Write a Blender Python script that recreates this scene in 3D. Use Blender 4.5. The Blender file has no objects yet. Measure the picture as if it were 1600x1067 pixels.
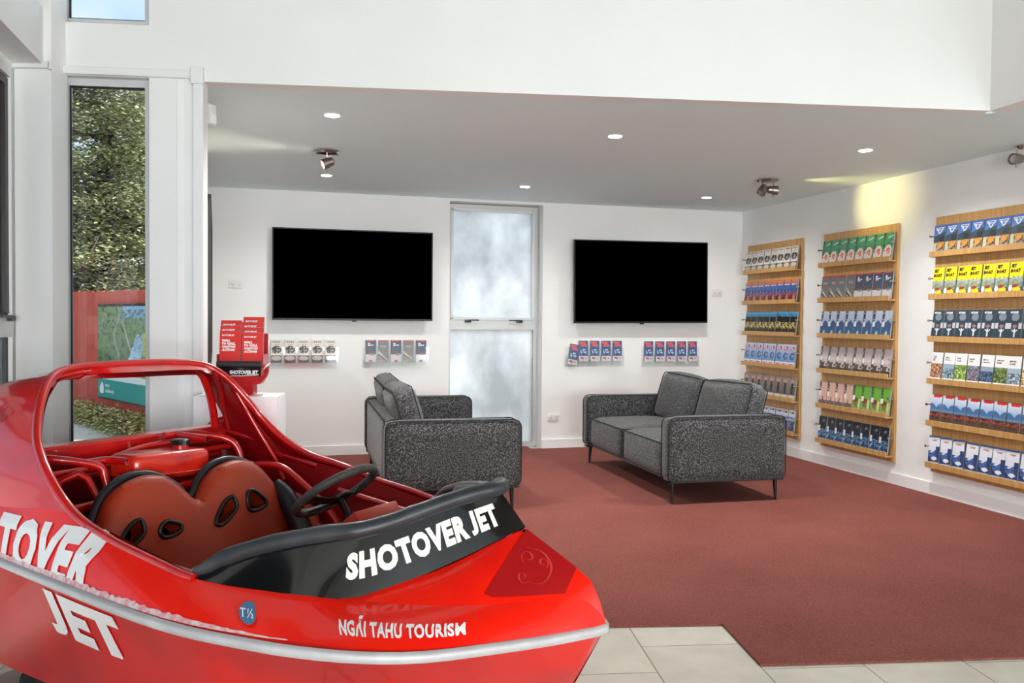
import bpy, bmesh, math, random
import numpy as np
from mathutils import Vector, Matrix
random.seed(7)
SC = bpy.context.scene
COL = SC.collection
# ------------------------------------------------------------------ camera
CAMH = 1.3
cam_d = bpy.data.cameras.new('camera'); cam = bpy.data.objects.new('camera', cam_d); COL.objects.link(cam)
cam_d.sensor_width = 36.0; cam_d.lens = 36.0 * 1320 / 1600; cam_d.clip_start = 0.05; cam_d.clip_end = 300
PITCH = math.atan(33.5 / 1320); ROLL = 0.009
cam.matrix_world = Matrix.Translation((0, 0, CAMH)) @ Matrix.Rotation(math.pi / 2 - PITCH, 4, 'X') @ Matrix.Rotation(ROLL, 4, 'Z')
SC.camera = cam
# ------------------------------------------------------------------ view
SC.view_settings.view_transform = 'Standard'; SC.view_settings.look = 'None'
SC.view_settings.gamma = 1.0; SC.view_settings.use_curve_mapping = False
SC.view_settings.exposure = 0.63
SC.cycles.use_denoising = True
SC.cycles.max_bounces = 10; SC.cycles.diffuse_bounces = 8; SC.cycles.glossy_bounces = 5; SC.cycles.transparent_max_bounces = 16
SC.cycles.sample_clamp_indirect = 6.0
SC.cycles.caustics_reflective = False; SC.cycles.caustics_refractive = False

# ------------------------------------------------------------------ colour and material helpers
def lin(c):
    c = c / 255.0
    return c / 12.92 if c <= 0.04045 else ((c + 0.055) / 1.055) ** 2.4
def rgb(r, g, b): return (lin(r), lin(g), lin(b), 1.0)
MATS = {}
def mat(name, col, rough=0.5, metal=0.0, coat=0.0, spec=None, emit=None, estr=0.0, noise=None, bump=None, var=None, sheen=0):
    """principled material; noise=(scale, colour2, lo, hi) mottles the colour, bump=(scale, strength, distance)"""
    m = bpy.data.materials.new(name); m.use_nodes = True
    nt = m.node_tree; p = nt.nodes['Principled BSDF']
    p.inputs['Base Color'].default_value = col; p.inputs['Roughness'].default_value = rough
    p.inputs['Metallic'].default_value = metal; p.inputs['Coat Weight'].default_value = coat
    p.inputs['Coat Roughness'].default_value = 0.04
    if spec is not None: p.inputs['Specular IOR Level'].default_value = spec
    if sheen: p.inputs['Sheen Weight'].default_value = sheen
    if emit: p.inputs['Emission Color'].default_value = emit; p.inputs['Emission Strength'].default_value = estr
    tc = nt.nodes.new('ShaderNodeTexCoord')
    if noise:
        n = nt.nodes.new('ShaderNodeTexNoise'); n.inputs['Scale'].default_value = noise[0]; n.inputs['Detail'].default_value = 4
        r = nt.nodes.new('ShaderNodeMapRange'); r.inputs[1].default_value = noise[2]; r.inputs[2].default_value = noise[3]
        x = nt.nodes.new('ShaderNodeMix'); x.data_type = 'RGBA'
        x.inputs[6].default_value = col; x.inputs[7].default_value = noise[1]
        nt.links.new(tc.outputs['Object'], n.inputs['Vector']); nt.links.new(n.outputs['Fac'], r.inputs[0])
        nt.links.new(r.outputs[0], x.inputs[0]); nt.links.new(x.outputs[2], p.inputs['Base Color'])
    if bump:
        n = nt.nodes.new('ShaderNodeTexNoise'); n.inputs['Scale'].default_value = bump[0]; n.inputs['Detail'].default_value = 3
        b = nt.nodes.new('ShaderNodeBump'); b.inputs['Strength'].default_value = bump[1]; b.inputs['Distance'].default_value = bump[2]
        nt.links.new(tc.outputs['Object'], n.inputs['Vector']); nt.links.new(n.outputs['Fac'], b.inputs['Height']); nt.links.new(b.outputs[0], p.inputs['Normal'])
    MATS[name] = m
    return m

# ------------------------------------------------------------------ world: bright, lightly clouded sky
w = bpy.data.worlds.new('sky'); SC.world = w; w.use_nodes = True
nt = w.node_tree; bg = nt.nodes['Background']
tc = nt.nodes.new('ShaderNodeTexCoord'); n = nt.nodes.new('ShaderNodeTexNoise'); n.inputs['Scale'].default_value = 3.2; n.inputs['Detail'].default_value = 5
r = nt.nodes.new('ShaderNodeValToRGB'); r.color_ramp.elements[0].position = 0.42; r.color_ramp.elements[0].color = rgb(140, 180, 222)
r.color_ramp.elements[1].position = 0.62; r.color_ramp.elements[1].color = rgb(222, 229, 238)
nt.links.new(tc.outputs['Generated'], n.inputs['Vector']); nt.links.new(n.outputs['Fac'], r.inputs[0]); nt.links.new(r.outputs[0], bg.inputs['Color'])
sx = nt.nodes.new('ShaderNodeSeparateXYZ'); mrs = nt.nodes.new('ShaderNodeMapRange')   # the sky is brighter on the sun's side
mrs.inputs[1].default_value = -0.25; mrs.inputs[2].default_value = 0.6; mrs.inputs[3].default_value = 1.05; mrs.inputs[4].default_value = 4.6
nt.links.new(tc.outputs['Generated'], sx.inputs[0]); nt.links.new(sx.outputs[0], mrs.inputs[0]); nt.links.new(mrs.outputs[0], bg.inputs['Strength'])

# ------------------------------------------------------------------ mesh helpers
def link(name, me, m=None, parent=None):
    o = bpy.data.objects.new(name, me); COL.objects.link(o)
    if m is not None:
        for x in (m if isinstance(m, (list, tuple)) else [m]): me.materials.append(x)
    if parent is not None: o.parent = parent
    return o
def finish(name, bm, m=None, parent=None, smooth=None):
    me = bpy.data.meshes.new(name)
    bmesh.ops.recalc_face_normals(bm, faces=bm.faces[:])
    bm.to_mesh(me); bm.free()
    if smooth is not None:
        for p in me.polygons: p.use_smooth = True
        me.set_sharp_from_angle(angle=math.radians(smooth))
    return link(name, me, m, parent)
def raw(name, verts, faces, m=None, parent=None, smooth=None, fix=True):
    bm = bmesh.new(); vs = [bm.verts.new(v) for v in verts]
    for f in faces:
        try: bm.faces.new([vs[i] for i in f])
        except ValueError: pass
    me = bpy.data.meshes.new(name)
    if fix: bmesh.ops.recalc_face_normals(bm, faces=bm.faces[:])
    bm.to_mesh(me); bm.free()
    if smooth is not None:
        for p in me.polygons: p.use_smooth = True
        me.set_sharp_from_angle(angle=math.radians(smooth))
    return link(name, me, m, parent)
def tag(o, label=None, cat=None, group=None, kind=None):
    if label: o['label'] = label
    if cat: o['category'] = cat
    if group: o['group'] = group
    if kind: o['kind'] = kind
    return o
def empty(name, loc, rz=0.0, label=None, cat=None, group=None):
    o = bpy.data.objects.new(name, None); COL.objects.link(o); o.empty_display_size = 0.1
    o.location = loc; o.rotation_euler = (0, 0, rz)
    return tag(o, label, cat, group)
def box(bm, lo, hi, bev=0.0, seg=2, M=None):
    c = [(lo[i] + hi[i]) / 2 for i in range(3)]; s = [abs(hi[i] - lo[i]) for i in range(3)]
    r = bmesh.ops.create_cube(bm, size=1.0, matrix=Matrix.Translation(c) @ Matrix.Diagonal((s[0], s[1], s[2], 1)))
    vs = r['verts']
    if bev:
        es = list({e for v in vs for e in v.link_edges})
        rr = bmesh.ops.bevel(bm, geom=es, offset=bev, segments=seg, affect='EDGES', profile=0.5)
        vs = list({v for f in rr['faces'] for v in f.verts} | {v for v in vs if v.is_valid})
    if M is not None: bmesh.ops.transform(bm, matrix=M, verts=[v for v in vs if v.is_valid])
    return vs
def boxobj(name, lo, hi, m, parent=None, bev=0.0, seg=2, smooth=None):
    bm = bmesh.new(); box(bm, lo, hi, bev, seg)
    return finish(name, bm, m, parent, smooth if smooth is not None else (40 if bev else None))
def smoothpath(pts, n=6, closed=False):
    P = [Vector(p) for p in pts]; out = []; N = len(P)
    rng = range(N if closed else N - 1)
    for i in rng:
        if closed: a, b, c, d = P[(i - 1) % N], P[i], P[(i + 1) % N], P[(i + 2) % N]
        else: a, b, c, d = P[max(i - 1, 0)], P[i], P[i + 1], P[min(i + 2, N - 1)]
        for k in range(n):
            t = k / n
            out.append(0.5 * ((2 * b) + (c - a) * t + (2 * a - 5 * b + 4 * c - d) * t * t + (3 * b - a - 3 * c + d) * t ** 3))
    if not closed: out.append(P[-1])
    return out
def tube(bm, pts, r, seg=10, closed=False, cap=True, flat=1.0, rads=None):
    P = [Vector(p) for p in pts]; N = len(P); rings = []
    prev = None
    for i in range(N):
        if closed: t = (P[(i + 1) % N] - P[(i - 1) % N])
        else: t = (P[min(i + 1, N - 1)] - P[max(i - 1, 0)])
        t.normalize()
        if prev is None:
            up = Vector((0, 0, 1)) if abs(t.z) < 0.9 else Vector((1, 0, 0))
            x = t.cross(up).normalized()
        else:
            x = (prev - t * prev.dot(t)).normalized()
        prev = x; y = t.cross(x)
        rr = rads[i] if rads else r
        rings.append([bm.verts.new(P[i] + x * (rr * math.cos(a)) + y * (rr * flat * math.sin(a))) for a in [2 * math.pi * k / seg for k in range(seg)]])
    for i in range(N if closed else N - 1):
        A, B = rings[i], rings[(i + 1) % N]
        for k in range(seg): bm.faces.new((A[k], A[(k + 1) % seg], B[(k + 1) % seg], B[k]))
    if cap and not closed:
        bm.faces.new(rings[0]); bm.faces.new(rings[-1][::-1])
def tubeobj(name, pts, r, m, parent=None, seg=10, closed=False, flat=1.0, rads=None, cap=True):
    bm = bmesh.new(); tube(bm, pts, r, seg, closed, cap, flat, rads); return finish(name, bm, m, parent, 50)
def lathe(bm, prof, seg=24, M=None):
    rings = []; new = []
    for (rr, z) in prof:
        ring = [bm.verts.new((rr * math.cos(2 * math.pi * k / seg), rr * math.sin(2 * math.pi * k / seg), z)) for k in range(seg)]
        rings.append(ring); new += ring
    for i in range(len(rings) - 1):
        for k in range(seg): bm.faces.new((rings[i][k], rings[i][(k + 1) % seg], rings[i + 1][(k + 1) % seg], rings[i + 1][k]))
    if prof[0][0] > 1e-5: bm.faces.new(rings[0][::-1])
    if prof[-1][0] > 1e-5: bm.faces.new(rings[-1])
    if M is not None: bmesh.ops.transform(bm, matrix=M, verts=new)
def sheet(bm, rows, close=False):
    """rows: list of equal-length point lists -> quad grid"""
    V = [[bm.verts.new(p) for p in r] for r in rows]
    for i in range(len(V) - 1):
        for j in range(len(V[i]) - 1):
            try: bm.faces.new((V[i][j], V[i][j + 1], V[i + 1][j + 1], V[i + 1][j]))
            except ValueError: pass
    return V
def curve_mesh(fn):
    cu = fn(); o = bpy.data.objects.new('tmp', cu); COL.objects.link(o)
    dg = bpy.context.evaluated_depsgraph_get(); dg.update()
    me = bpy.data.meshes.new_from_object(o.evaluated_get(dg)); bpy.data.objects.remove(o)
    return me
TXT = {}
def text2d(s, bold=0.03, width=0.86, shear=0.0, space=1.0, res=3, lines=1.0):
    """flat letters as (verts2d, faces), cap height 1, starting at x=0"""
    key = (s, bold, width, shear, space, res)
    if key in TXT: return TXT[key]
    def f():
        cu = bpy.data.curves.new('t', 'FONT'); cu.body = s; cu.size = 1.0; cu.offset = bold; cu.shear = shear
        cu.space_character = space; cu.resolution_u = res; cu.space_line = lines
        return cu
    me = curve_mesh(f)
    v = np.array([(a.co.x, a.co.y) for a in me.vertices]).reshape(-1, 2); fs = [tuple(p.vertices) for p in me.polygons]
    bpy.data.meshes.remove(me)
    x0 = v[:, 0].min(); v[:, 0] = (v[:, 0] - x0) * width
    CAP = 0.729
    v /= CAP
    par = list(range(len(v)))
    def root_(a):
        while par[a] != a: par[a] = par[par[a]]; a = par[a]
        return a
    for f in fs:
        for a in f[1:]: par[root_(a)] = root_(f[0])
    ids = np.array([root_(i) for i in range(len(v))])
    if s.upper() == s:      # a capital J hangs below the line in this face: lift it onto the line
        for k in set(ids):
            g = ids == k; lo_ = v[g, 1].min()
            if lo_ < -0.08: v[g, 1] = (v[g, 1] - lo_) / (v[g, 1].max() - lo_)
    TXT[key] = (v, fs)
    return TXT[key]
def textobj(name, s, fn, m, parent=None, sub=0, **kw):
    """letters mapped onto a surface: fn(x, y) -> 3d point; x in [0,1] over the length, y in cap heights"""
    v, fs = text2d(s, **kw); L = v[:, 0].max()
    bm = bmesh.new(); vs = [bm.verts.new((x / L, y, 0)) for x, y in v]
    for f in fs:
        try: bm.faces.new([vs[i] for i in f])
        except ValueError: pass
    bmesh.ops.remove_doubles(bm, verts=bm.verts[:], dist=1e-6)
    if sub:
        for k in range(sub):
            es = [e for e in bm.edges if e.calc_length() > 0.05]
            bmesh.ops.subdivide_edges(bm, edges=es, cuts=1, use_grid_fill=False)
            bmesh.ops.triangulate(bm, faces=bm.faces[:])
    for q in bm.verts: q.co = Vector(fn(q.co.x, q.co.y))
    me = bpy.data.meshes.new(name); bm.to_mesh(me); bm.free()
    return link(name, me, m, parent)

# ------------------------------------------------------------------ materials
WHITE = rgb(232, 232, 229)
mat('wall_white', rgb(236, 237, 235), 0.62, bump=(160, 0.05, 0.001), noise=(1.3, rgb(232, 233, 230), 0.35, 0.7))
mat('ceiling_white', rgb(226, 241, 242), 0.75)
mat('trim_white', rgb(232, 233, 232), 0.4)
mat('aluminium', rgb(186, 188, 186), 0.42, 0.35)
mat('aluminium_light', rgb(205, 208, 208), 0.4, 0.1)
mat('dark_frame', rgb(38, 32, 30), 0.45)
mat('black_gasket', rgb(14, 14, 15), 0.5)
mat('black_plastic', rgb(18, 18, 20), 0.35)
mat('black_metal', rgb(16, 16, 17), 0.4, 0.3)
mat('screen_black', (0, 0, 0, 1), 0.4, spec=0.0)
mat('chrome', rgb(190, 186, 180), 0.18, 1.0)
mat('brushed', rgb(150, 142, 132), 0.35, 0.9)
mat('plastic_white', rgb(225, 225, 222), 0.35)
mat('plinth_white', rgb(236, 237, 238), 0.35)
mat('red_paint', rgb(244, 30, 10), 0.30, coat=0.4, spec=0.25, noise=(5, rgb(232, 22, 10), 0.4, 0.7))
mat('red_side', rgb(222, 20, 18), 0.3, coat=0.9, noise=(3, rgb(190, 12, 18), 0.4, 0.7))
mat('red_tube', rgb(196, 16, 14), 0.3, coat=0.7, noise=(14, rgb(176, 12, 12), 0.45, 0.7))
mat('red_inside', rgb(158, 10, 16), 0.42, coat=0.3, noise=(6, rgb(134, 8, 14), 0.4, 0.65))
mat('red_tank', rgb(214, 40, 20), 0.32, coat=0.6, noise=(12, rgb(190, 24, 16), 0.45, 0.7))
mat('red_box', rgb(210, 52, 22), 0.45)
mat('tattoo_red', rgb(120, 14, 20), 0.35, coat=0.6)
mat('tattoo_light', rgb(214, 60, 52), 0.35, coat=0.6)
mat('rail_silver', rgb(186, 184, 184), 0.5, 0.15, noise=(12, rgb(200, 198, 198), 0.45, 0.7))
mat('scuff', rgb(220, 150, 150), 0.5, noise=(60, rgb(226, 205, 205), .4, .6))
mat('coaming_black', rgb(12, 13, 14), 0.16, coat=0.8)
mat('pad_vinyl', rgb(44, 47, 50), 0.42, bump=(60, 0.15, 0.002), noise=(9, rgb(60, 64, 68), 0.45, 0.7))
mat('letter_white', rgb(238, 238, 236), 0.45)
mat('letter_grey', rgb(222, 220, 214), 0.5)
mat('leather_orange', rgb(160, 50, 14), 0.48, noise=(5, rgb(156, 46, 14), 0.4, 0.7), bump=(220, 0.12, 0.001))
mat('leather_black', rgb(26, 28, 36), 0.4)
mat('wheel_grey', rgb(62, 62, 60), 0.6, noise=(26, rgb(78, 76, 72), 0.4, 0.7))
mat('sticker_blue', rgb(70, 120, 156), 0.4)
mat('leg_black', rgb(10, 10, 11), 0.4)
mat('wood', rgb(190, 146, 88), 0.45)
mat('paper_white', rgb(226, 226, 222), 0.6)
mat('paper_grey', rgb(150, 152, 154), 0.6)
mat('ink_black', rgb(20, 20, 22), 0.55)
mat('brochure_red', rgb(216, 40, 32), 0.45)
mat('red_plastic', rgb(178, 10, 14), 0.3, coat=0.4)
mat('fence_red', rgb(204, 84, 66), 0.75, noise=(4, rgb(186, 74, 60), 0.35, 0.7))
mat('teal', rgb(28, 146, 136), 0.5)
mat('asphalt', rgb(104, 108, 112), 0.9, noise=(60, rgb(84, 88, 92), 0.4, 0.6))
mat('bark', rgb(74, 58, 46), 0.9, noise=(9, rgb(52, 42, 36), 0.4, 0.6))
mat('rubber', rgb(20, 20, 22), 0.8)
mat('bulb', (1, 1, 1, 1), 0.5, emit=(1.0, 0.97, 0.9, 1), estr=14.0)
mat('bulb_warm', (1, 1, 1, 1), 0.5, emit=(1.0, 0.86, 0.5, 1), estr=14.0)

def nodemat(name):
    m = bpy.data.materials.new(name); m.use_nodes = True; MATS[name] = m
    return m, m.node_tree, m.node_tree.nodes['Principled BSDF']
# wood grain
m, nt, p = nodemat('oak')
tc = nt.nodes.new('ShaderNodeTexCoord'); mp = nt.nodes.new('ShaderNodeMapping'); mp.inputs['Scale'].default_value = (30, 30, 1.6)
n = nt.nodes.new('ShaderNodeTexNoise'); n.inputs['Scale'].default_value = 2.5; n.inputs['Detail'].default_value = 6
r = nt.nodes.new('ShaderNodeValToRGB'); r.color_ramp.elements[0].position = 0.35; r.color_ramp.elements[0].color = rgb(178, 134, 76)
r.color_ramp.elements[1].position = 0.68; r.color_ramp.elements[1].color = rgb(204, 162, 102)
nt.links.new(tc.outputs['Object'], mp.inputs[0]); nt.links.new(mp.outputs[0], n.inputs['Vector']); nt.links.new(n.outputs['Fac'], r.inputs[0]); nt.links.new(r.outputs[0], p.inputs['Base Color'])
p.inputs['Roughness'].default_value = 0.42
# sofa fabric: fine salt and pepper weave
m, nt, p = nodemat('sofa_fabric')
tc = nt.nodes.new('ShaderNodeTexCoord'); n = nt.nodes.new('ShaderNodeTexNoise'); n.inputs['Scale'].default_value = 125; n.inputs['Detail'].default_value = 2; n.inputs['Roughness'].default_value = 0.8
r = nt.nodes.new('ShaderNodeValToRGB'); e = r.color_ramp.elements
e[0].position = 0.40; e[0].color = rgb(15, 15, 16); e[1].position = 0.67; e[1].color = rgb(132, 132, 133)
k = e.new(0.5); k.color = rgb(46, 47, 48)
b = nt.nodes.new('ShaderNodeBump'); b.inputs['Strength'].default_value = 0.5; b.inputs['Distance'].default_value = 0.003
nt.links.new(tc.outputs['Object'], n.inputs['Vector']); nt.links.new(n.outputs['Fac'], r.inputs[0]); nt.links.new(r.outputs[0], p.inputs['Base Color'])
nt.links.new(n.outputs['Fac'], b.inputs['Height']); nt.links.new(b.outputs[0], p.inputs['Normal'])
p.inputs['Roughness'].default_value = 0.95; p.inputs['Sheen Weight'].default_value = 0.2
# carpet
m, nt, p = nodemat('carpet')
tc = nt.nodes.new('ShaderNodeTexCoord'); n = nt.nodes.new('ShaderNodeTexNoise'); n.inputs['Scale'].default_value = 130; n.inputs['Detail'].default_value = 4; n.inputs['Roughness'].default_value = 0.7
n2 = nt.nodes.new('ShaderNodeTexNoise'); n2.inputs['Scale'].default_value = 1.4; n2.inputs['Detail'].default_value = 4
ad = nt.nodes.new('ShaderNodeMath'); ad.operation = 'MULTIPLY_ADD'; ad.inputs[1].default_value = 0.25
r = nt.nodes.new('ShaderNodeValToRGB'); e = r.color_ramp.elements
e[0].position = 0.40; e[0].color = rgb(92, 46, 40); e[1].position = 0.84; e[1].color = rgb(148, 88, 78)
b = nt.nodes.new('ShaderNodeBump'); b.inputs['Strength'].default_value = 0.6; b.inputs['Distance'].default_value = 0.004
nt.links.new(tc.outputs['Object'], n.inputs['Vector']); nt.links.new(tc.outputs['Object'], n2.inputs['Vector'])
nt.links.new(n2.outputs['Fac'], ad.inputs[0]); nt.links.new(n.outputs['Fac'], ad.inputs[2]); nt.links.new(ad.outputs[0], r.inputs[0])
nt.links.new(r.outputs[0], p.inputs['Base Color']); nt.links.new(n.outputs['Fac'], b.inputs['Height']); nt.links.new(b.outputs[0], p.inputs['Normal'])
p.inputs['Roughness'].default_value = 0.95; p.inputs['Specular IOR Level'].default_value = 0.15
# tile floor: brick texture in the tile direction
m, nt, p = nodemat('tiles')
tc = nt.nodes.new('ShaderNodeTexCoord'); mp = nt.nodes.new('ShaderNodeMapping'); mp.vector_type = 'POINT'
br = nt.nodes.new('ShaderNodeTexBrick'); br.offset = 0.31; br.offset_frequency = 2; br.squash = 1
br.inputs['Scale'].default_value = 1.0; br.inputs['Brick Width'].default_value = 0.8; br.inputs['Row Height'].default_value = 0.402
br.inputs['Mortar Size'].default_value = 0.0026; br.inputs['Mortar Smooth'].default_value = 0.1; br.inputs['Bias'].default_value = 0
br.inputs['Color1'].default_value = rgb(206, 202, 188); br.inputs['Color2'].default_value = rgb(198, 194, 180); br.inputs['Mortar'].default_value = rgb(112, 106, 96)
n = nt.nodes.new('ShaderNodeTexNoise'); n.inputs['Scale'].default_value = 5; n.inputs['Detail'].default_value = 6
x = nt.nodes.new('ShaderNodeMix'); x.data_type = 'RGBA'; x.blend_type = 'MULTIPLY'; x.inputs[0].default_value = 1.0
r = nt.nodes.new('ShaderNodeMapRange'); r.inputs[3].default_value = 0.86; r.inputs[4].default_value = 1.08; r.inputs[1].default_value = 0.3; r.inputs[2].default_value = 0.7
nt.links.new(tc.outputs['Object'], br.inputs['Vector']); nt.links.new(tc.outputs['Object'], n.inputs['Vector']); nt.links.new(n.outputs['Fac'], r.inputs[0])
nt.links.new(br.outputs['Color'], x.inputs[6]); nt.links.new(r.outputs[0], x.inputs[7]); nt.links.new(x.outputs[2], p.inputs['Base Color'])
p.inputs['Roughness'].default_value = 0.36
# clear glass
m, nt, p = nodemat('glass')
nt.nodes.remove(p); out = nt.nodes['Material Output']
tr = nt.nodes.new('ShaderNodeBsdfTransparent'); gl = nt.nodes.new('ShaderNodeBsdfGlossy'); gl.inputs['Roughness'].default_value = 0.0
fr = nt.nodes.new('ShaderNodeFresnel'); fr.inputs['IOR'].default_value = 1.45; mx = nt.nodes.new('ShaderNodeMixShader')
tr.inputs[0].default_value = (0.93, 0.95, 0.94, 1)
nt.links.new(fr.outputs[0], mx.inputs[0]); nt.links.new(tr.outputs[0], mx.inputs[1]); nt.links.new(gl.outputs[0], mx.inputs[2]); nt.links.new(mx.outputs[0], out.inputs[0])
# acrylic
m, nt, p = nodemat('acrylic')
nt.nodes.remove(p); out = nt.nodes['Material Output']
tr = nt.nodes.new('ShaderNodeBsdfTransparent'); gl = nt.nodes.new('ShaderNodeBsdfGlossy'); gl.inputs['Roughness'].default_value = 0.05
mx = nt.nodes.new('ShaderNodeMixShader'); mx.inputs[0].default_value = 0.05; tr.inputs[0].default_value = (0.975, 0.98, 0.98, 1)
nt.links.new(tr.outputs[0], mx.inputs[1]); nt.links.new(gl.outputs[0], mx.inputs[2]); nt.links.new(mx.outputs[0], out.inputs[0])
# frosted glass: mottled, lets daylight through diffusely
m, nt, p = nodemat('frosted')
nt.nodes.remove(p); out = nt.nodes['Material Output']
tl = nt.nodes.new('ShaderNodeBsdfTranslucent'); df = nt.nodes.new('ShaderNodeBsdfPrincipled'); mx = nt.nodes.new('ShaderNodeMixShader'); mx.inputs[0].default_value = 0.75
tc = nt.nodes.new('ShaderNodeTexCoord'); mp = nt.nodes.new('ShaderNodeMapping'); mp.inputs['Scale'].default_value = (1.0, 1.0, 0.7)
n = nt.nodes.new('ShaderNodeTexNoise'); n.inputs['Scale'].default_value = 2.4; n.inputs['Detail'].default_value = 7; n.inputs['Roughness'].default_value = 0.55
r = nt.nodes.new('ShaderNodeValToRGB'); r.color_ramp.elements[0].position = 0.36; r.color_ramp.elements[0].color = rgb(208, 208, 204)
r.color_ramp.elements[1].position = 0.68; r.color_ramp.elements[1].color = rgb(250, 248, 242)
nt.links.new(tc.outputs['Object'], mp.inputs[0]); nt.links.new(mp.outputs[0], n.inputs['Vector']); nt.links.new(n.outputs['Fac'], r.inputs[0])
nt.links.new(r.outputs[0], tl.inputs[0]); nt.links.new(r.outputs[0], df.inputs['Base Color']); df.inputs['Roughness'].default_value = 0.5
nt.links.new(df.outputs[0], mx.inputs[1]); nt.links.new(tl.outputs[0], mx.inputs[2]); nt.links.new(mx.outputs[0], out.inputs[0])
# printed paper: colour attribute
def attrmat(name, rough):
    m, nt, p = nodemat(name)
    a = nt.nodes.new('ShaderNodeAttribute'); a.attribute_name = 'print'
    nt.links.new(a.outputs['Color'], p.inputs['Base Color']); p.inputs['Roughness'].default_value = rough
attrmat('print', 0.38)
# foliage with leaf-to-leaf variation
def leafmat(name, c1, c2, c3):
    m, nt, p = nodemat(name)
    g = nt.nodes.new('ShaderNodeNewGeometry'); r = nt.nodes.new('ShaderNodeValToRGB'); e = r.color_ramp.elements
    e[0].color = c1; e[1].color = c3; k = e.new(0.5); k.color = c2
    nt.links.new(g.outputs['Random Per Island'], r.inputs[0]); nt.links.new(r.outputs[0], p.inputs['Base Color'])
    p.inputs['Roughness'].default_value = 0.8; p.inputs['Specular IOR Level'].default_value = 0.2
leafmat('conifer', rgb(104, 108, 66), rgb(134, 134, 90), rgb(168, 162, 118))
leafmat('ivy', rgb(110, 140, 60), rgb(176, 160, 100), rgb(222, 186, 146))
leafmat('weed', rgb(96, 128, 60), rgb(130, 158, 84), rgb(160, 176, 110))
MT = MATS

# ------------------------------------------------------------------ room geometry frames
CE = 2.48
A = math.radians(15.25)
def rot2(a): return Matrix.Rotation(a, 4, 'Z')
# wall lines: right/back corner, back wall direction, right wall direction
BC = Vector((2.46, 9.09, 0)); eb = Vector((math.cos(A), math.sin(A), 0)); er = Vector((math.sin(A), -math.cos(A), 0))
MB = Matrix.Translation(BC) @ rot2(A)                 # local x along back wall (negative = left), local -y into room
MR = Matrix.Translation(BC) @ rot2(A - math.pi / 2)   # local x along right wall toward camera, local -y into the room
W0 = Vector((-1.555, 4.258, 0)); AW = math.atan2(0.436, 4.182); MW = Matrix.Translation(W0) @ rot2(AW)  # local x along the bulkhead wall, -y toward camera
AL = math.radians(15.25)
ML = Matrix.Translation((-2.386, 4.06, 0)) @ rot2(AL - math.pi / 2)  # left window wall: local x toward camera, local +y into the room
LW = Vector((-2.766 + 1.555, 7.718 - 4.258, 0)); LL = LW.length; ALW = math.atan2(LW.y, LW.x)
MA = Matrix.Translation((W0.x - 0.004, W0.y, 0)) @ rot2(ALW)  # alcove left wall: local x away from camera, local -y into the room

def structure(name, boxes, m, M=None, bev=0):
    bm = bmesh.new()
    for lo, hi in boxes: box(bm, lo, hi, bev)
    o = finish(name, bm, MT[m] if isinstance(m, str) else m)
    if M is not None: o.matrix_world = M
    o['kind'] = 'structure'
    return o
def wall_with_openings(x0, x1, z0, z1, y0, y1, ops):
    """ops sorted: (xa, xb, za, zb)"""
    bx = []; x = x0
    for (a, b, za, zb) in ops:
        if a > x: bx.append(((x, y0, z0), (a, y1, z1)))
        if za > z0: bx.append(((a, y0, z0), (b, y1, za)))
        if zb < z1: bx.append(((a, y0, zb), (b, y1, z1)))
        x = b
    if x < x1: bx.append(((x, y0, z0), (x1, y1, z1)))
    return bx
TOP = 5.2
# floor: tiles
fl = raw('floor', [(-12, -5, 0), (9, -5, 0), (9, 11, 0), (-12, 11, 0), (-12, -5, -0.1), (9, -5, -0.1), (9, 11, -0.1), (-12, 11, -0.1)],
         [(0, 1, 2, 3), (4, 7, 6, 5), (0, 4, 5, 1), (1, 5, 6, 2), (2, 6, 7, 3), (3, 7, 4, 0)], MT['tiles'])
fl['kind'] = 'structure'
# put the texture origin on a tile corner and along the tile rows: rows run away from the camera
TA = math.radians(5.4)
Mt = Matrix.Translation((0.528, 3.345, 0)) @ rot2(math.pi / 2 + TA * 1.0)
fl.data.transform(Mt.inverted()); fl.matrix_world = Mt
# carpet laid over the tiles, stepped front edge
cp = [(-1.54, 3.35), (0.418, 3.547), (0.913, 3.585), (0.949, 3.16), (2.003, 3.255), (3.98, 3.43), (2.50, 9.30), (-3.5, 7.6), (-2.72, 7.6), (-1.54, 4.25)]
cp = [(-1.5, 3.36), (0.418, 3.547), (0.913, 3.585), (0.949, 3.16), (2.003, 3.255), (3.98, 3.43), (2.455, 9.08), (0.20, 8.475), (0.155, 8.66), (-0.72, 8.42), (-0.67, 8.235), (-2.74, 7.66), (-1.53, 4.25)]
bm = bmesh.new(); lo = [bm.verts.new((x, y, 0.001)) for x, y in cp]; hi = [bm.verts.new((x, y, 0.009)) for x, y in cp]
bm.faces.new(hi); bm.faces.new(lo[::-1])
for i in range(len(cp)): j = (i + 1) % len(cp); bm.faces.new((lo[i], lo[j], hi[j], hi[i]))
o = finish('floor', bm, MT['carpet']); o['kind'] = 'structure'
# back wall with window recess
WX0, WX1 = -3.19, -2.235
structure('wall_back', wall_with_openings(-5.62, 0.25, 0, CE, 0.0, 0.25, [(WX0, WX1, 0.0, 2.455)]), 'wall_white', MB)
structure('wall_right', [((-0.25, 0, 0), (15.0, 0.2, CE))], 'wall_white', MR)
structure('wall_alcove', [((0.02, 0, 0), (LL + 0.2, 0.12, CE))], 'wall_white', MA)
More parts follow.
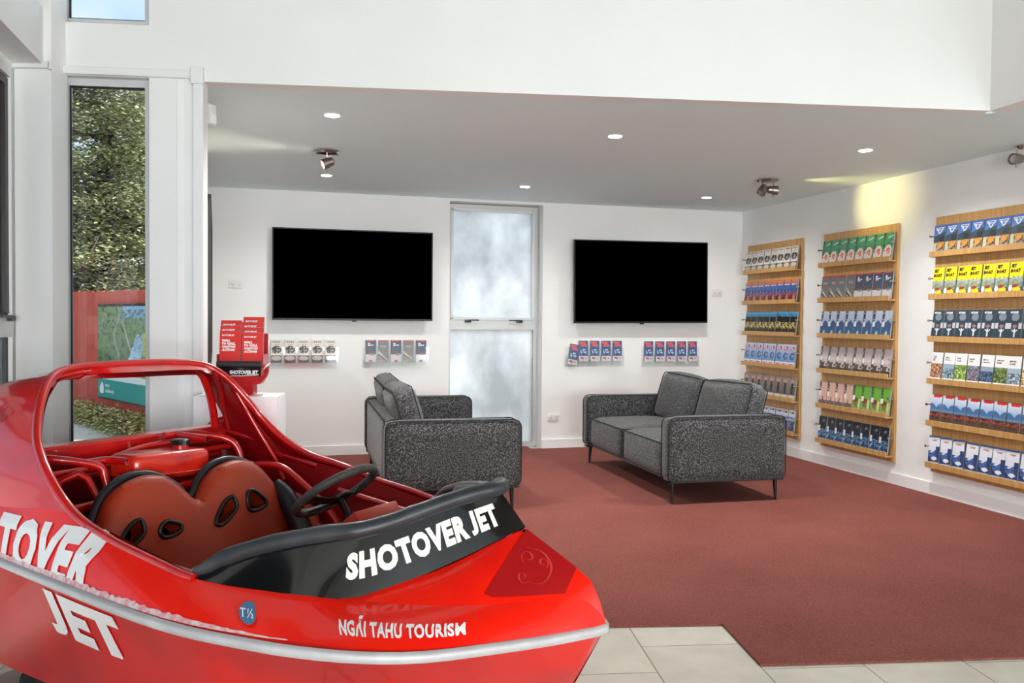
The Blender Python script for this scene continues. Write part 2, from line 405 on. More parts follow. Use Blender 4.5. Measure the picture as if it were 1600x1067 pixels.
# lowered ceiling over the alcove and the right side
RET = Vector((0.22, -0.976, 0))
c1 = MW @ Vector((4.205, 0, 0)); c2 = c1 + RET * 8.5
cpoly = [MW @ Vector((-0.02, 0.06, 0)), MW @ Vector((4.26, 0.06, 0)), c2 + Vector((0.06, 0, 0)), Vector((8.5, c2.y, 0)), Vector((8.0, 10.5, 0)), MB @ Vector((0.2, 0.24, 0)), MB @ Vector((-5.55, 0.24, 0)), MA @ Vector((LL, 0.1, 0)), MA @ Vector((0.1, 0.1, 0))]
bm = bmesh.new(); lo = [bm.verts.new((v.x, v.y, CE)) for v in cpoly]; hi = [bm.verts.new((v.x, v.y, CE + 0.1)) for v in cpoly]
bm.faces.new(lo); bm.faces.new(hi)
for i in range(len(lo)): j = (i + 1) % len(lo); bm.faces.new((lo[i], lo[j], hi[j], hi[i]))
o = finish('ceiling', bm, MT['ceiling_white']); o['kind'] = 'structure'
# bulkhead wall above the alcove, and the left part down to the floor with the tall window and the upper window
bx = wall_with_openings(-0.80, 0.0, 0.0, TOP, 0.0, 0.08, [(-0.700, -0.262, 0.12, 2.486)])
bx = [b for b in bx]
def cut_upper(bxs):
    out = []
    for lo, hi in bxs:
        if lo[2] > 2.4 and lo[0] < -0.6 and hi[0] > -0.3:
            out.append((lo, (hi[0], hi[1], 2.745))); out.append(((lo[0], lo[1], 3.9), hi))
        else: out.append((lo, hi))
    return out
structure('wall_front', cut_upper(bx) + [((0.0, 0.0, CE - 0.002), (4.205, 0.08, TOP))], 'wall_white', MW)
RA = math.atan2(RET.y, RET.x)
structure('wall_return', [((0, 0, CE - 0.002), (8.5, 0.11, TOP))], 'wall_white', Matrix.Translation(c1) @ rot2(RA))
mat('ceiling_dark', rgb(84, 66, 52), 0.6, noise=(7, rgb(64, 50, 40), .4, .6))  # unseen upper ceiling, dark tone chosen to keep its reflection off the boat
structure('ceiling', [((-4.5, -5, TOP), (7.5, 5.2, TOP + 0.1))], 'ceiling_dark')
# column in the left corner
structure('trim_1', [((-2.46, 4.06, 0), (-2.208, 4.205, TOP))], 'wall_white')
# left wall with two tall windows
lops = [(0.055, 2.3, 0.1, 2.42), (2.5, 5.0, 0.1, 2.42), (5.2, 7.6, 0.1, 2.42)]
structure('wall_left', wall_with_openings(0.0, 9.2, 0.0, TOP, -0.12, 0.0, lops), 'wall_white', ML)
structure('trim_2', [((-0.02, 0.0, 2.495), (8.8, 0.135, 2.765))], 'wall_white', ML)
# rear wall behind the camera, unseen; openings added and placed for fill light
rops = [(0.3, 2.9, 0.3, 2.1), (4.9, 6.05, 0.3, 2.35)]
bm_ops = wall_with_openings(-2.6, 9.0, 0.0, TOP, -0.1, 0.0, rops)
structure('wall_rear', bm_ops, 'wall_white', Matrix.Translation((0, -4.6, 0)))
# picture-rail style trim above the tall window, corner capping and the post
structure('trim_3', [((-0.70, -0.022, 2.488), (-0.045, 0.0, 2.528))], 'trim_white', MW, 0.004)
structure('trim_4', [((-0.045, -0.026, 0.0), (0.004, 0.0, 2.46)), ((-0.056, -0.034, 2.46), (0.006, 0.0, 2.545))], 'trim_white', MW, 0.003)
structure('trim_5', [((-2.39, 4.035, 2.476), (-2.205, 4.058, 2.505)), ((-2.215, 4.035, 2.470), (-2.20, 4.058, 2.512))], 'trim_white', None, 0.003)
# baseboards
structure('baseboard_back', [((-5.4, -0.016, 0.0), (WX0 - 0.004, 0, 0.1)), ((WX1 + 0.004, -0.016, 0.0), (0.0, 0, 0.1)), ((WX1 - 0.0, 0.0, 0.0), (WX1 + 0.004, 0.15, 0.1))], 'trim_white', MB, 0.003)
structure('baseboard_right', [((0.0, -0.016, 0.0), (9.5, 0, 0.1))], 'trim_white', MR, 0.003)
structure('baseboard_left', [((0.06, -0.016, 0.0), (LL - 0.02, 0, 0.1))], 'trim_white', MA, 0.003)

# ------------------------------------------------------------------ area lamps added outside the openings as daylight
def area(name, M, sx, sy, power, col):
    l = bpy.data.lights.new(name, 'AREA'); l.shape = 'RECTANGLE'; l.size = sx; l.size_y = sy; l.energy = power; l.color = col
    o = bpy.data.objects.new(name, l); COL.objects.link(o); o.matrix_world = M
    return o
area('daylight_left', ML @ Matrix.Translation((1.65, -0.3, 1.26)) @ Matrix.Rotation(-math.pi / 2, 4, 'X'), 1.2, 2.2, 150, (0.97, 0.99, 1.0))  # added lamp outside the near part of the window, brightens the left column
for (a, b, za, zb), pw in zip(rops, (205, 125)):  # added lamps at the unseen rear openings, sized to fill the room
    area('rear_fill', Matrix.Translation(((a + b) / 2, -4.8, (za + zb) / 2)) @ Matrix.Rotation(math.pi / 2, 4, 'X'), b - a, zb - za, pw, (0.98, 0.99, 1.0))
sun_d = bpy.data.lights.new('sun', 'SUN'); sun_d.energy = 5.5; sun_d.angle = 0.02; sun_d.color = (1, .96, .88)
sun = bpy.data.objects.new('sun', sun_d); COL.objects.link(sun); sun.rotation_euler = Vector((.8, -.05, .6)).to_track_quat('Z', 'Y').to_euler()
for i, (a, b, za, zb) in enumerate(lops[1:]):
    area('daylight_left', ML @ Matrix.Translation(((a + b) / 2, -0.3, 1.26)) @ Matrix.Rotation(-math.pi / 2, 4, 'X'), b - a - 0.1, 2.2, 210, (0.97, 0.99, 1.0))

# ------------------------------------------------------------------ windows
def window_obj(name, M, x0, x1, z0, z1, y, bars, glassm, fm, fw=0.03, fd=0.05, gasket=False, label=None):
    root = empty(name, (0, 0, 0)); root.matrix_world = M; root['kind'] = 'structure'
    bm = bmesh.new()
    box(bm, (x0, y, z0), (x0 + fw, y + fd, z1)); box(bm, (x1 - fw, y, z0), (x1, y + fd, z1))
    box(bm, (x0 + fw, y, z0), (x1 - fw, y + fd, z0 + fw)); box(bm, (x0 + fw, y, z1 - fw), (x1 - fw, y + fd, z1))
    for (a, b) in bars: box(bm, (x0 + fw, y - 0.004, a), (x1 - fw, y + fd, b))
    finish('window_frame', bm, MT[fm], root)
    zs = [z0 + fw] + [q for ab in bars for q in ab] + [z1 - fw]
    for i in range(0, len(zs), 2):
        boxobj('window_pane', (x0 + fw, y + fd * 0.5, zs[i]), (x1 - fw, y + fd * 0.5 + 0.006, zs[i + 1]), MT[glassm], root)
        if gasket:
            bm = bmesh.new(); g = 0.008; a, b = x0 + fw, x1 - fw; c, d = zs[i], zs[i + 1]; yy = y + fd * 0.3
            box(bm, (a, yy, c), (a + g, y + fd * 0.48, d)); box(bm, (b - g * 0.3, yy, c), (b, y + fd * 0.48, d))
            box(bm, (a, yy, d - g), (b, y + fd * 0.48, d)); box(bm, (a, yy, c), (b, y + fd * 0.48, c + g))
            finish('window_gasket', bm, MT['black_gasket'], root)
    return root
wb = window_obj('window_1', MB, WX0, WX1 - 0.0, 0.01, 2.45, 0.16, [(1.20, 1.30)], 'frosted', 'aluminium', 0.045, 0.07)
# opening sash of the upper light and its two black stays
bm = bmesh.new(); f0, f1, g0, g1 = WX0 + 0.045, WX1 - 0.045, 1.30, 2.405
box(bm, (f0, 0.145, g0), (f0 + 0.025, 0.175, g1)); box(bm, (f1 - 0.025, 0.145, g0), (f1, 0.175, g1)); box(bm, (f0, 0.145, g1 - 0.025), (f1, 0.175, g1)); box(bm, (f0, 0.145, g0), (f1, 0.175, g0 + 0.02))
finish('window_sash', bm, MT['aluminium_light'], wb)
for xx, s in ((WX0 + 0.22, 1), (WX1 - 0.20, -1)):
    bm = bmesh.new(); box(bm, (xx - 0.03, 0.118, 1.272), (xx + 0.03, 0.15, 1.30), 0.004); box(bm, (xx, 0.118, 1.29), (xx + s * 0.11, 0.128, 1.302), 0.002)
    finish('window_latch', bm, MT['black_plastic'], wb, 40)
window_obj('window_2', MW, -0.700, -0.262, 0.12, 2.486, 0.05, [], 'glass', 'aluminium_light', 0.036, 0.045, True)
window_obj('window_3', MW, -0.700, -0.262, 2.745, 3.9, 0.05, [], 'glass', 'aluminium_light', 0.036, 0.045, True)
# left wall window: dark outer frame, pale mullion at mid height
wl = window_obj('window_4', ML @ Matrix.Scale(-1, 4, (0, 1, 0)), 0.0, 2.3, 0.1, 2.47, 0.0, [(1.20, 1.30)], 'glass', 'aluminium_light', 0.05, 0.06, True)
bm = bmesh.new()
box(bm, (0.055, 0.012, 1.31), (0.10, 0.05, 2.415)); box(bm, (0.055, 0.012, 2.38), (2.25, 0.05, 2.415))
finish('window_sash', bm, MT['dark_frame'], wl)
bm = bmesh.new(); box(bm, (0.10, -0.03, 1.275), (0.15, 0.0, 1.30), 0.003); box(bm, (0.15, -0.03, 1.29), (0.3, -0.02, 1.302), 0.002)
finish('window_latch', bm, MT['black_plastic'], wl)
window_obj('window_5', ML @ Matrix.Scale(-1, 4, (0, 1, 0)), 2.5, 5.0, 0.1, 2.42, 0.0, [(1.20, 1.30)], 'glass', 'aluminium_light', 0.05, 0.06)

# ------------------------------------------------------------------ televisions
def television(x0, x1, z0, z1, label, tilt=0.0, roll=0.0):
    cx, cz = (x0 + x1) / 2, (z0 + z1) / 2; W, H = x1 - x0, z1 - z0
    root = empty('television', (0, 0, 0), 0, label, 'television')
    root.matrix_world = MB @ Matrix.Translation((cx, -0.085, cz)) @ Matrix.Rotation(roll, 4, 'Y') @ Matrix.Rotation(tilt, 4, 'X')
    boxobj('back_housing', (-W / 2 + 0.01, 0.0, -H / 2 + 0.01), (W / 2 - 0.01, 0.035, H / 2 - 0.01), MT['black_plastic'], root, 0.008)
    boxobj('screen', (-W / 2 + 0.012, -0.012, -H / 2 + 0.018), (W / 2 - 0.012, -0.001, H / 2 - 0.012), MT['screen_black'], root)
    bm = bmesh.new(); t = 0.012
    for lo, hi in (((-W / 2, -0.016, -H / 2), (W / 2, 0.012, -H / 2 + 0.018)), ((-W / 2, -0.016, H / 2 - t), (W / 2, 0.012, H / 2)), ((-W / 2, -0.016, -H / 2), (-W / 2 + t, 0.012, H / 2)), ((W / 2 - t, -0.016, -H / 2), (W / 2, 0.012, H / 2))):
        box(bm, lo, hi, 0.002, 1)
    finish('bezel', bm, MT['black_metal'], root)
    boxobj('wall_bracket', (-0.25, 0.035, -0.2), (0.25, 0.083, 0.2), MT['black_metal'], root)
    boxobj('sensor', (-0.02, -0.016, -H / 2 - 0.012), (0.02, 0.004, -H / 2 + 0.002), MT['black_plastic'], root, 0.003)
    return root
television(-4.876 + 0.025, -3.39 + 0.02, 1.283, 2.128, 'large black wall-mounted television to the left of the frosted window')
television(-1.96 + 0.025, -0.475 + 0.02, 1.28, 2.122, 'large black wall-mounted television to the right of the frosted window', roll=math.radians(-0.6))

# ------------------------------------------------------------------ power points
def outlet(x, z, label, M=MB):
    root = empty('power_outlet', (0, 0, 0), 0, label, 'power outlet'); root.matrix_world = M @ Matrix.Translation((x, 0, z))
    boxobj('plate', (-0.06, -0.011, -0.037), (0.06, -0.0005, 0.037), MT['plastic_white'], root, 0.004)
    for s in (-1, 1):
        boxobj('switch', (s * 0.03 - 0.009, -0.015, 0.013), (s * 0.03 + 0.009, -0.010, 0.026), MT['trim_white'], root, 0.001)
        bm = bmesh.new()
        for dx, dz, a in ((-0.008, -0.004, 0.5), (0.008, -0.004, -0.5), (0, -0.018, 0)):
            box(bm, (-0.0016, -0.0118, -0.005), (0.0016, -0.0105, 0.005), M=Matrix.Translation((s * 0.03 + dx, 0, dz)) @ Matrix.Rotation(a, 4, 'Y'))
        finish('socket_slots', bm, MT['black_plastic'], root)
outlet(-5.17, 1.607, 'white double power outlet left of the left television')
outlet(-0.297, 1.61, 'white double power outlet right of the right television')
outlet(-2.11, 0.318, 'white double power outlet low on the back wall beside the frosted window')

# ------------------------------------------------------------------ printed covers
def vnoise(u, v, sx, sy, seed):
    rs = np.random.RandomState(seed); g = rs.rand(int(sy) + 3, int(sx) + 3)
    x = u * sx; y = v * sy; i = x.astype(int); j = y.astype(int); fx = x - i; fy = y - j
    fx = fx * fx * (3 - 2 * fx); fy = fy * fy * (3 - 2 * fy)
    return (g[j, i] * (1 - fx) + g[j, i + 1] * fx) * (1 - fy) + (g[j + 1, i] * (1 - fx) + g[j + 1, i + 1] * fx) * fy
def C(*c): return np.array([lin(x) for x in c])
def mixc(a, b, t): t = np.clip(t, 0, 1)[..., None]; return a * (1 - t) + b * t
def put(img, mask, col): img[mask] = col if not callable(col) else col(mask)
def ell(u, v, cu, cv, ru, rv): return ((u - cu) / ru) ** 2 + ((v - cv) / rv) ** 2 < 1
def scribble(u, v, u0, u1, v0, v1, n, seed):
    """row of small letter-like marks"""
    k = ((u - u0) / (u1 - u0) * n)
    inside = (u > u0) & (u < u1) & (v > v0) & (v < v1)
    return inside & ((k % 1) < 0.72)
def art(kind, u, v):
    S = u.shape + (3,); img = np.ones(S) * C(230, 230, 226); N = vnoise(u, v, 9, 18, hash(kind) % 1000 if False else sum(map(ord, kind))); N2 = vnoise(u, v, 16, 34, 5 + sum(map(ord, kind)))
    if kind == 'poster_scene': N = .5 * vnoise(u, v, 34, 22, 3) + .5 * vnoise(u, v, 80, 50, 4); N2 = .4 * vnoise(u, v, 26, 18, 8) + .6 * vnoise(u, v, 90, 60, 9)
    if kind in ('classic_tours', 'classic_wall'):
        img[:] = C(214, 208, 196)
        put(img, scribble(u, v, .12, .88, .90, .95, 9, 1), C(40, 38, 36)); put(img, scribble(u, v, .25, .75, .80, .83, 7, 1), C(130, 122, 112))
        put(img, ell(u, v, .5, .58, .44, .17) & (N > .28), C(52, 48, 46)); put(img, ell(u, v, .5, .52, .3, .07) & (N2 > .5), C(150, 142, 132))
        low = v < .36; put(img, low, C(58, 54, 48)); put(img, low & ((np.abs(u - .5) * .55 + v) > .34), C(120, 112, 100) * 0.5)
        put(img, ell(u, v, .5, .2, .46, .10), C(196, 188, 174)); put(img, (v > .33) & (v < .39) & (np.abs(u - .5) < .5), C(226, 222, 212))
    elif kind == 'rafting':
        img = mixc(C(206, 116, 60), C(66, 92, 158), (0.92 - v) * 6); put(img, v < .58, C(40, 62, 110)); put(img, (v < .55) & (N > .5), C(92, 128, 176)); put(img, (v < .42) & (N2 > .45), C(176, 60, 44)); put(img, (v < .3) & (N > .4), C(46, 42, 48)); put(img, ell(u, v, .65, .2, .2, .1), C(198, 110, 62)); put(img, scribble(u, v, .12, .85, .74, .80, 6, 1), C(232, 226, 220)); put(img, (v < .07), C(60, 50, 50))
    elif kind == 'glow_caves':
        img[:] = C(20, 24, 30); put(img, v > .88, C(60, 150, 200)); put(img, (v > .80) & (v < .86) & (N2 > .4), C(90, 160, 190)); put(img, (v < .55) & (v > .25) & (N > .42), C(190, 170, 92)); put(img, (v < .5) & (v > .3) & (N2 > .72), C(236, 220, 150)); put(img, (v < .3) & (N > .6), C(70, 62, 40))
    elif kind == 'ice_trips':
        img = mixc(C(110, 150, 198), C(196, 212, 230), (v - .3) * 1.2); put(img, (v > .72) & (v < .92) & (np.abs(u - .5) < .36) & (N > .32), C(214, 72, 70)); put(img, ell(u, v, .5, .48, .36, .16) & (N > .35), C(44, 84, 140)); put(img, v < .22, C(226, 230, 236)); put(img, (v < .18) & (v > .05) & (np.abs(u - .5) < .32) & (N2 > .42), C(204, 50, 52))
    elif kind == 'snow_pass':
        img = mixc(C(84, 108, 150), C(54, 82, 132), v); put(img, (v > .72) & (v < .95) & (np.abs(u - .5 + (v - .8)) < .34) & (N > .3), C(222, 92, 80)); put(img, ell(u, v, .5, .48, .40, .17), C(44, 64, 100)); put(img, ell(u, v, .5, .48, .34, .14) & (N > .5), C(166, 190, 220)); put(img, v < .24, C(216, 220, 226)); put(img, (v < .2) & (v > .09) & (np.abs(u - .5) < .34) & (N2 > .4), C(190, 56, 46)); put(img, (v < .22) & (v > .06) & (np.abs(u - .47) < .05), C(180, 40, 36))
    elif kind == 'bungy_brown':
        img = mixc(C(150, 136, 124), C(92, 80, 72), (1 - v) * 1.2); put(img, ell(u, v, .5, .52, .2, .3), C(44, 38, 36)); put(img, (v > .76) & (v < .88) & (np.abs(u - .5) < .3) & (N2 > .4), C(220, 150, 140)); put(img, v < .22, C(204, 198, 190)); put(img, (v < .3) & (v > .22) & (N > .5), C(80, 70, 64))
    elif kind == 'scenic_flights':
        img = mixc(C(150, 160, 190), C(222, 224, 232), (v - .5) * 2); put(img, v < .52, C(52, 62, 104)); put(img, (v < .5) & (N > .55), C(120, 132, 168)); put(img, (v > .84) & scribble(u, v, .15, .85, .86, .93, 6, 1), C(50, 60, 90)); put(img, (v > .6) & (v < .7) & (N2 > .4), C(70, 90, 150)); put(img, v < .15, C(70, 72, 76))
    elif kind == 'green_guide':
        img = mixc(C(20, 118, 74), C(44, 146, 92), v); put(img, ell(u, v, .55, .30, .42, .26) | ((v < .4) & (u < .4)), C(224, 206, 196)); put(img, ell(u, v, .55, .34, .2, .12) & (N > .3), C(214, 96, 72)); put(img, (u < .17) & (v > .32) & (N2 > .35), C(24, 34, 30)); put(img, (v > .78) & (v < .9) & (u > .4) & (np.abs(v - .84 - (u - .6) * .15) < .02), C(190, 220, 200))
    elif kind in ('lodge_grey', 'lodge_wall_grey'):
        img = mixc(C(126, 124, 126), C(112, 110, 112), v); put(img, v > .94, C(200, 40, 40) if kind == 'lodge_grey' else C(190, 60, 56)); put(img, scribble(u, v, .2, .75, .72, .75, 6, 1) | scribble(u, v, .2, .8, .67, .70, 7, 1), C(200, 200, 200)); put(img, (v < .5) & (v > .12) & (np.abs(v - .42 + u * .45) < .12) & (N > .3), C(196, 190, 160)); put(img, (v < .4) & (np.abs(v - .34 + u * .35) < .04), C(56, 54, 52)); put(img, (v < .16) & (v > .04) & (np.abs(u - .5) < .2) & (N2 > .4), C(180, 90, 80)); put(img, (v < .1) & (N > .4), C(160, 158, 156))
    elif kind in ('be_wild', 'be_wild_wall'):
        img = mixc(C(84, 98, 120), C(56, 66, 86), v); put(img, (v > .94) & (np.abs(u - .45) < .32), C(214, 50, 44)); put(img, (scribble(u, v, .2, .5, .82, .87, 2, 1) | scribble(u, v, .2, .8, .74, .80, 4, 1)), C(232, 234, 238)); put(img, v < .34, C(206, 204, 206)); put(img, ell(u, v, .34, .44, .3, .10) & (N > .25), C(110, 80, 60)); put(img, ell(u, v, .66, .36, .26, .05), C(140, 122, 108)); put(img, (v < .1) & (np.abs(u - .5) < .18), C(188, 80, 70))
    elif kind == 'blue_peaks':
        img = mixc(C(140, 156, 190), C(186, 196, 214), v); ridge = .48 + .18 * (1 - np.abs(u - .6) * 2.2); put(img, v < ridge, C(66, 88, 128)); put(img, v < .32, C(48, 96, 136)); put(img, ell(u, v, .55, .16, .14, .09), C(190, 180, 170)); put(img, (u < .2) & (v > .6) & (N2 > .35), C(40, 46, 58)); put(img, (u < .26) & (v > .4) & (v < .58), C(220, 224, 230))
    elif kind == 'mauve_sound':
        img = mixc(C(214, 204, 200), C(158, 144, 144), (v - .5) * 3); put(img, v < .5, C(196, 184, 178)); put(img, (v < .44) & (v < .42 - .25 * (u - .5)) & (N > .3), C(90, 72, 64)); put(img, (v < .2), C(74, 60, 54)); put(img, (u < .2) & (v > .62) & (N2 > .35), C(52, 44, 44)); put(img, (u < .24) & (v > .42) & (v < .6), C(232, 230, 228))
    elif kind == 'pink_lake':
        img = mixc(C(226, 176, 152), C(206, 168, 152), v); put(img, v < .26, C(94, 76, 78)); put(img, (v < .28) & (N > .6), C(140, 110, 104)); put(img, (np.abs(u - .55) < .05) & (v < .4) & (v > .2), C(70, 56, 58)); put(img, (u < .2) & (v > .62) & (N2 > .35), C(52, 44, 40)); put(img, (u < .26) & (v > .42) & (v < .6), C(240, 232, 226))
    elif kind == 'green_farm':
        img = mixc(C(120, 170, 60), C(96, 166, 44), v); put(img, v < .12, C(150, 180, 90)); put(img, ell(u, v, .5, .36, .36, .17) & (N > .25), C(124, 62, 46)); put(img, (v < .3) & (N2 > .62), C(150, 120, 90)); put(img, (u < .22) & (v > .62) & (N2 > .3), C(40, 60, 34)); put(img, (u < .3) & (v > .42) & (v < .6), C(232, 236, 226)); put(img, (u > .7) & (v < .5) & (N > .4), C(190, 210, 120))
    elif kind == 'glow_worm':
        img[:] = C(22, 26, 38); put(img, (v < .52) & (N > .4), C(28, 56, 92)); put(img, (v < .5) & (N2 > .70), C(130, 180, 220)); put(img, (v < .2) & (u < .3), C(60, 110, 160)); put(img, (u < .2) & (v > .4) & (v < .62), C(214, 218, 224)); put(img, ell(u, v, .6, .82, .16, .06) & (N2 > .4), C(120, 120, 126))
    elif kind == 'rafting_peak':
        img = mixc(C(116, 160, 214), C(64, 104, 178), v); put(img, (v < .62 + .16 * u) , C(60, 78, 86)); put(img, (v < .62) & (u > .5), C(44, 58, 64)); tri = (v > .70) & (v < .93) & (np.abs(u - .5) < (v - .68) * 1.7); put(img, tri, C(226, 230, 236)); put(img, (v > .76) & (v < .905) & (np.abs(u - .5) < (v - .74) * 1.7), C(72, 104, 168)); put(img, scribble(u, v, .3, .7, .83, .88, 4, 1), C(232, 232, 236)); put(img, (v < .42) & (N > .45), C(196, 142, 78)); put(img, ell(u, v, .62, .34, .25, .1) & (N2 > .35), C(214, 150, 60)); put(img, (v < .14), C(120, 140, 176)); put(img, (v < .4) & (u < .3) & (v > .05), C(190, 190, 160))
    elif kind == 'jet_boat':
        img[:] = C(246, 222, 20); put(img, v < .50 + .09 * N, C(112, 132, 112)); put(img, (v < .56) & (v > .4) & (N > .5), C(150, 170, 190)); put(img, (v < .5) & (N2 > .6), C(160, 160, 120)); put(img, v < .26, C(62, 84, 88)); put(img, ell(u, v, .6, .16, .3, .10), C(236, 206, 30)); put(img, ell(u, v, .48, .28, .22, .05), C(150, 50, 44)); put(img, ell(u, v, .14, .2, .14, .1), C(224, 230, 232))
    elif kind == 'skydive':
        img = mixc(C(38, 54, 68), C(48, 66, 80), v); put(img, ell(u, v, .5, .76, .30, .11), C(120, 134, 144)); put(img, (v > .40) & (v < .58) & (np.abs(u - .5) > .28), C(190, 196, 200)); put(img, ell(u, v, .5, .48, .17, .05), C(150, 110, 100)); put(img, (v > .14) & (v < .4) & (np.abs(u - .5) < .03), C(210, 214, 218)); put(img, (np.abs(v - .30 - np.abs(u - .5) * .35) < .018) & (np.abs(u - .5) < .2), C(210, 214, 218)); put(img, scribble(u, v, .18, .82, .05, .11, 6, 1), C(220, 224, 228))
    elif kind.startswith('guide_'):
        k = kind[6:]; img[:] = C(232, 232, 230); pic = (v < .62) & (v > .16)
        base = {'a': (170, 120, 90), 'b': (110, 130, 140), 'c': (126, 150, 74), 'd': (110, 106, 116), 'e': (66, 84, 110), 'f': (90, 110, 60), 'g': (124, 140, 150), 'h': (190, 150, 100)}[k]
        c = C(*base); put(img, pic, c); put(img, pic & (N > .5), c * 0.45); put(img, pic & (N2 > .66), np.minimum(c * 2.4, 0.85)); put(img, (v > .48) & (v < .62), np.minimum(C(*base) * 0.4 + C(170, 190, 210) * .6, 1)) if k in 'beg' else None
    elif kind == 'quad_peaks':
        img = mixc(C(120, 158, 200), C(206, 218, 232), (v - .5) * 2.4); put(img, (v > .93 - .12 * (1 - u)) & (u > .2) & (v > .9 - .0 * u), C(214, 44, 40)); ridge = .56 + .14 * np.abs(np.sin(u * 4 + 1)); put(img, v < ridge, C(66, 108, 156)); put(img, v < .50, C(96, 130, 160)); put(img, v < .42, C(86, 66, 48)); put(img, ell(u, v, .45, .3, .34, .13) & (N > .3), C(60, 40, 36)); put(img, (v < .38) & (v > .28) & (N2 > .62), C(200, 70, 56))
    elif kind == 'fiord_cruise':
        img = mixc(C(206, 214, 226), C(226, 230, 238), v); put(img, v > .95, C(60, 96, 160)); put(img, (v > .82) & (v < .88) & (np.abs(u - .5) < .22) & (N2 > .3), C(196, 130, 90)); put(img, (v < .62) & (v < .42 + .3 * np.abs(u - .3)), C(78, 106, 160)); put(img, (v < .5) & (N > .5), C(40, 58, 104)); put(img, (v < .66) & (u > .66), C(48, 68, 116)); put(img, ell(u, v, .55, .24, .26, .06), C(224, 226, 230)); put(img, (v < .12), C(190, 190, 186))
    elif kind == 'shotover_red':
        img[:] = C(216, 42, 34); put(img, (v < .32) & (v < .10 + .25 * u), C(120, 112, 112)); put(img, ell(u, v, .6, .20, .3, .07), C(210, 208, 206))
    elif kind == 'poster_scene':
        img = mixc(C(70, 96, 54), C(140, 160, 120), v); put(img, N > .5, C(112, 138, 70)); put(img, N2 > .62, C(52, 70, 46)); put(img, (v > .82) & (u > .5), C(150, 186, 214)); put(img, (v > .78) & (u > .4) & (N > .5) & (v < .95), C(92, 124, 120)); riv = (np.abs(u - .72 + (.2 - v) * .3) < .14 - v * .12) & (v < .58); put(img, riv, C(170, 200, 222)); put(img, riv & (N2 > .6), C(110, 140, 160)); put(img, (np.abs(u - .38 - .05 * np.sin(v * 9)) < .012) & (v > .2), C(170, 160, 140)); put(img, (np.abs(u - .62 + .35 * (v - .4)) < .012) & (v > .3) & (v < .8), C(176, 168, 150)); put(img, (u > .86) & (v > .2) & (v < .6) & (N > .4), C(196, 190, 60))
    return np.clip(img, 0, 1)
def cover_into(bm, layer, kind, w, h, y, nx=18, ny=40, ripple=0.0):
    """colour grid in the xz plane facing -y"""
    us = (np.arange(nx) + .5) / nx; vs = (np.arange(ny) + .5) / ny; U, V = np.meshgrid(us, vs)
    img = art(kind, U, V)
    vv = [[bm.verts.new((-w / 2 + w * i / nx, y, h * j / ny)) for i in range(nx + 1)] for j in range(ny + 1)]
    for j in range(ny):
        for i in range(nx):
            f = bm.faces.new((vv[j][i], vv[j][i + 1], vv[j + 1][i + 1], vv[j + 1][i]))
            c = tuple(img[j, i]) + (1.0,)
            for l in f.loops: l[layer] = c
            f.material_index = 1
BR = {}
def brochure_mesh(kind, w=0.1, h=0.21, t=0.012, text=None):
    key = (kind, w, h)
    if key in BR: return BR[key]
    bm = bmesh.new(); lay = bm.loops.layers.float_color.new('print')
    box(bm, (-w / 2, -t, 0), (w / 2, 0, h))
    for f in bm.faces: f.material_index = 0
    cover_into(bm, lay, kind, w * 0.99, h * 0.995, -t - 0.0006)
    def addtext(s, x, z, cap, mi, width, bold=0.04, shear=0.0):
        v, fs = text2d(s, bold=bold, width=width, shear=shear, res=1)
        vs = [bm.verts.new((x + a * cap, -t - 0.0014, z + b * cap)) for a, b in v]
        for f in fs:
            try: q = bm.faces.new([vs[i] for i in f]); q.material_index = mi
            except ValueError: pass
    for a in (text or []): addtext(*a)
    me = bpy.data.meshes.new('brochure'); bm.to_mesh(me); bm.free()
    for m in ('paper_grey', 'print', 'ink_black', 'letter_white'): me.materials.append(MT[m])
    BR[key] = me
    return me
TX = {
    'jet_boat': [('JET', -0.045, 0.184, 0.025, 2, 0.85, 0.07), ('BOAT', -0.045, 0.150, 0.025, 2, 0.85, 0.07)],
    'skydive': [('SKYDIVE', -0.042, 0.193, 0.0135, 3, 0.86, 0.05)],
    'guide_a': [('WINE &', -0.04, 0.186, 0.009, 2, 0.8, 0.03), ('CRAFT', -0.04, 0.172, 0.009, 2, 0.8, 0.03), ('BEER', -0.04, 0.158, 0.009, 2, 0.8, 0.03)],
    'guide_b': [('WINE &', -0.04, 0.180, 0.010, 2, 0.8, 0.03), ('FOOD TOUR', -0.04, 0.164, 0.009, 2, 0.66, 0.03)],
    'guide_c': [('WINE', -0.04, 0.180, 0.011, 2, 0.9, 0.03), ('TOUR', -0.04, 0.162, 0.011, 2, 0.9, 0.03)],
    'guide_d': [('THE GIN', -0.04, 0.180, 0.010, 2, 0.85, 0.03), ('TOUR', -0.04, 0.163, 0.010, 2, 0.9, 0.03)],
    'guide_e': [('BEST OF', -0.04, 0.180, 0.010, 2, 0.85, 0.03), ('QUEENSTOWN', -0.04, 0.164, 0.009, 2, 0.66, 0.03)],
    'guide_f': [('QUEENSTOWN', -0.04, 0.182, 0.009, 2, 0.66, 0.03), ('EXPLORER', -0.04, 0.166, 0.009, 2, 0.7, 0.03)],
    'guide_g': [('MILFORD', -0.04, 0.180, 0.011, 2, 0.85, 0.03), ('SOUND', -0.04, 0.162, 0.011, 2, 0.9, 0.03)],
    'guide_h': [('MOUNT', -0.04, 0.180, 0.011, 2, 0.85, 0.03), ('COOK', -0.04, 0.162, 0.011, 2, 0.9, 0.03)],
    'be_wild': [('be', -0.026, 0.173, 0.013, 3, 0.9, 0.04), ('good!', -0.026, 0.155, 0.013, 3, 0.85, 0.04)],
    'be_wild_wall': [('be', -0.026, 0.173, 0.013, 3, 0.9, 0.04), ('good!', -0.026, 0.155, 0.013, 3, 0.85, 0.04)],
}
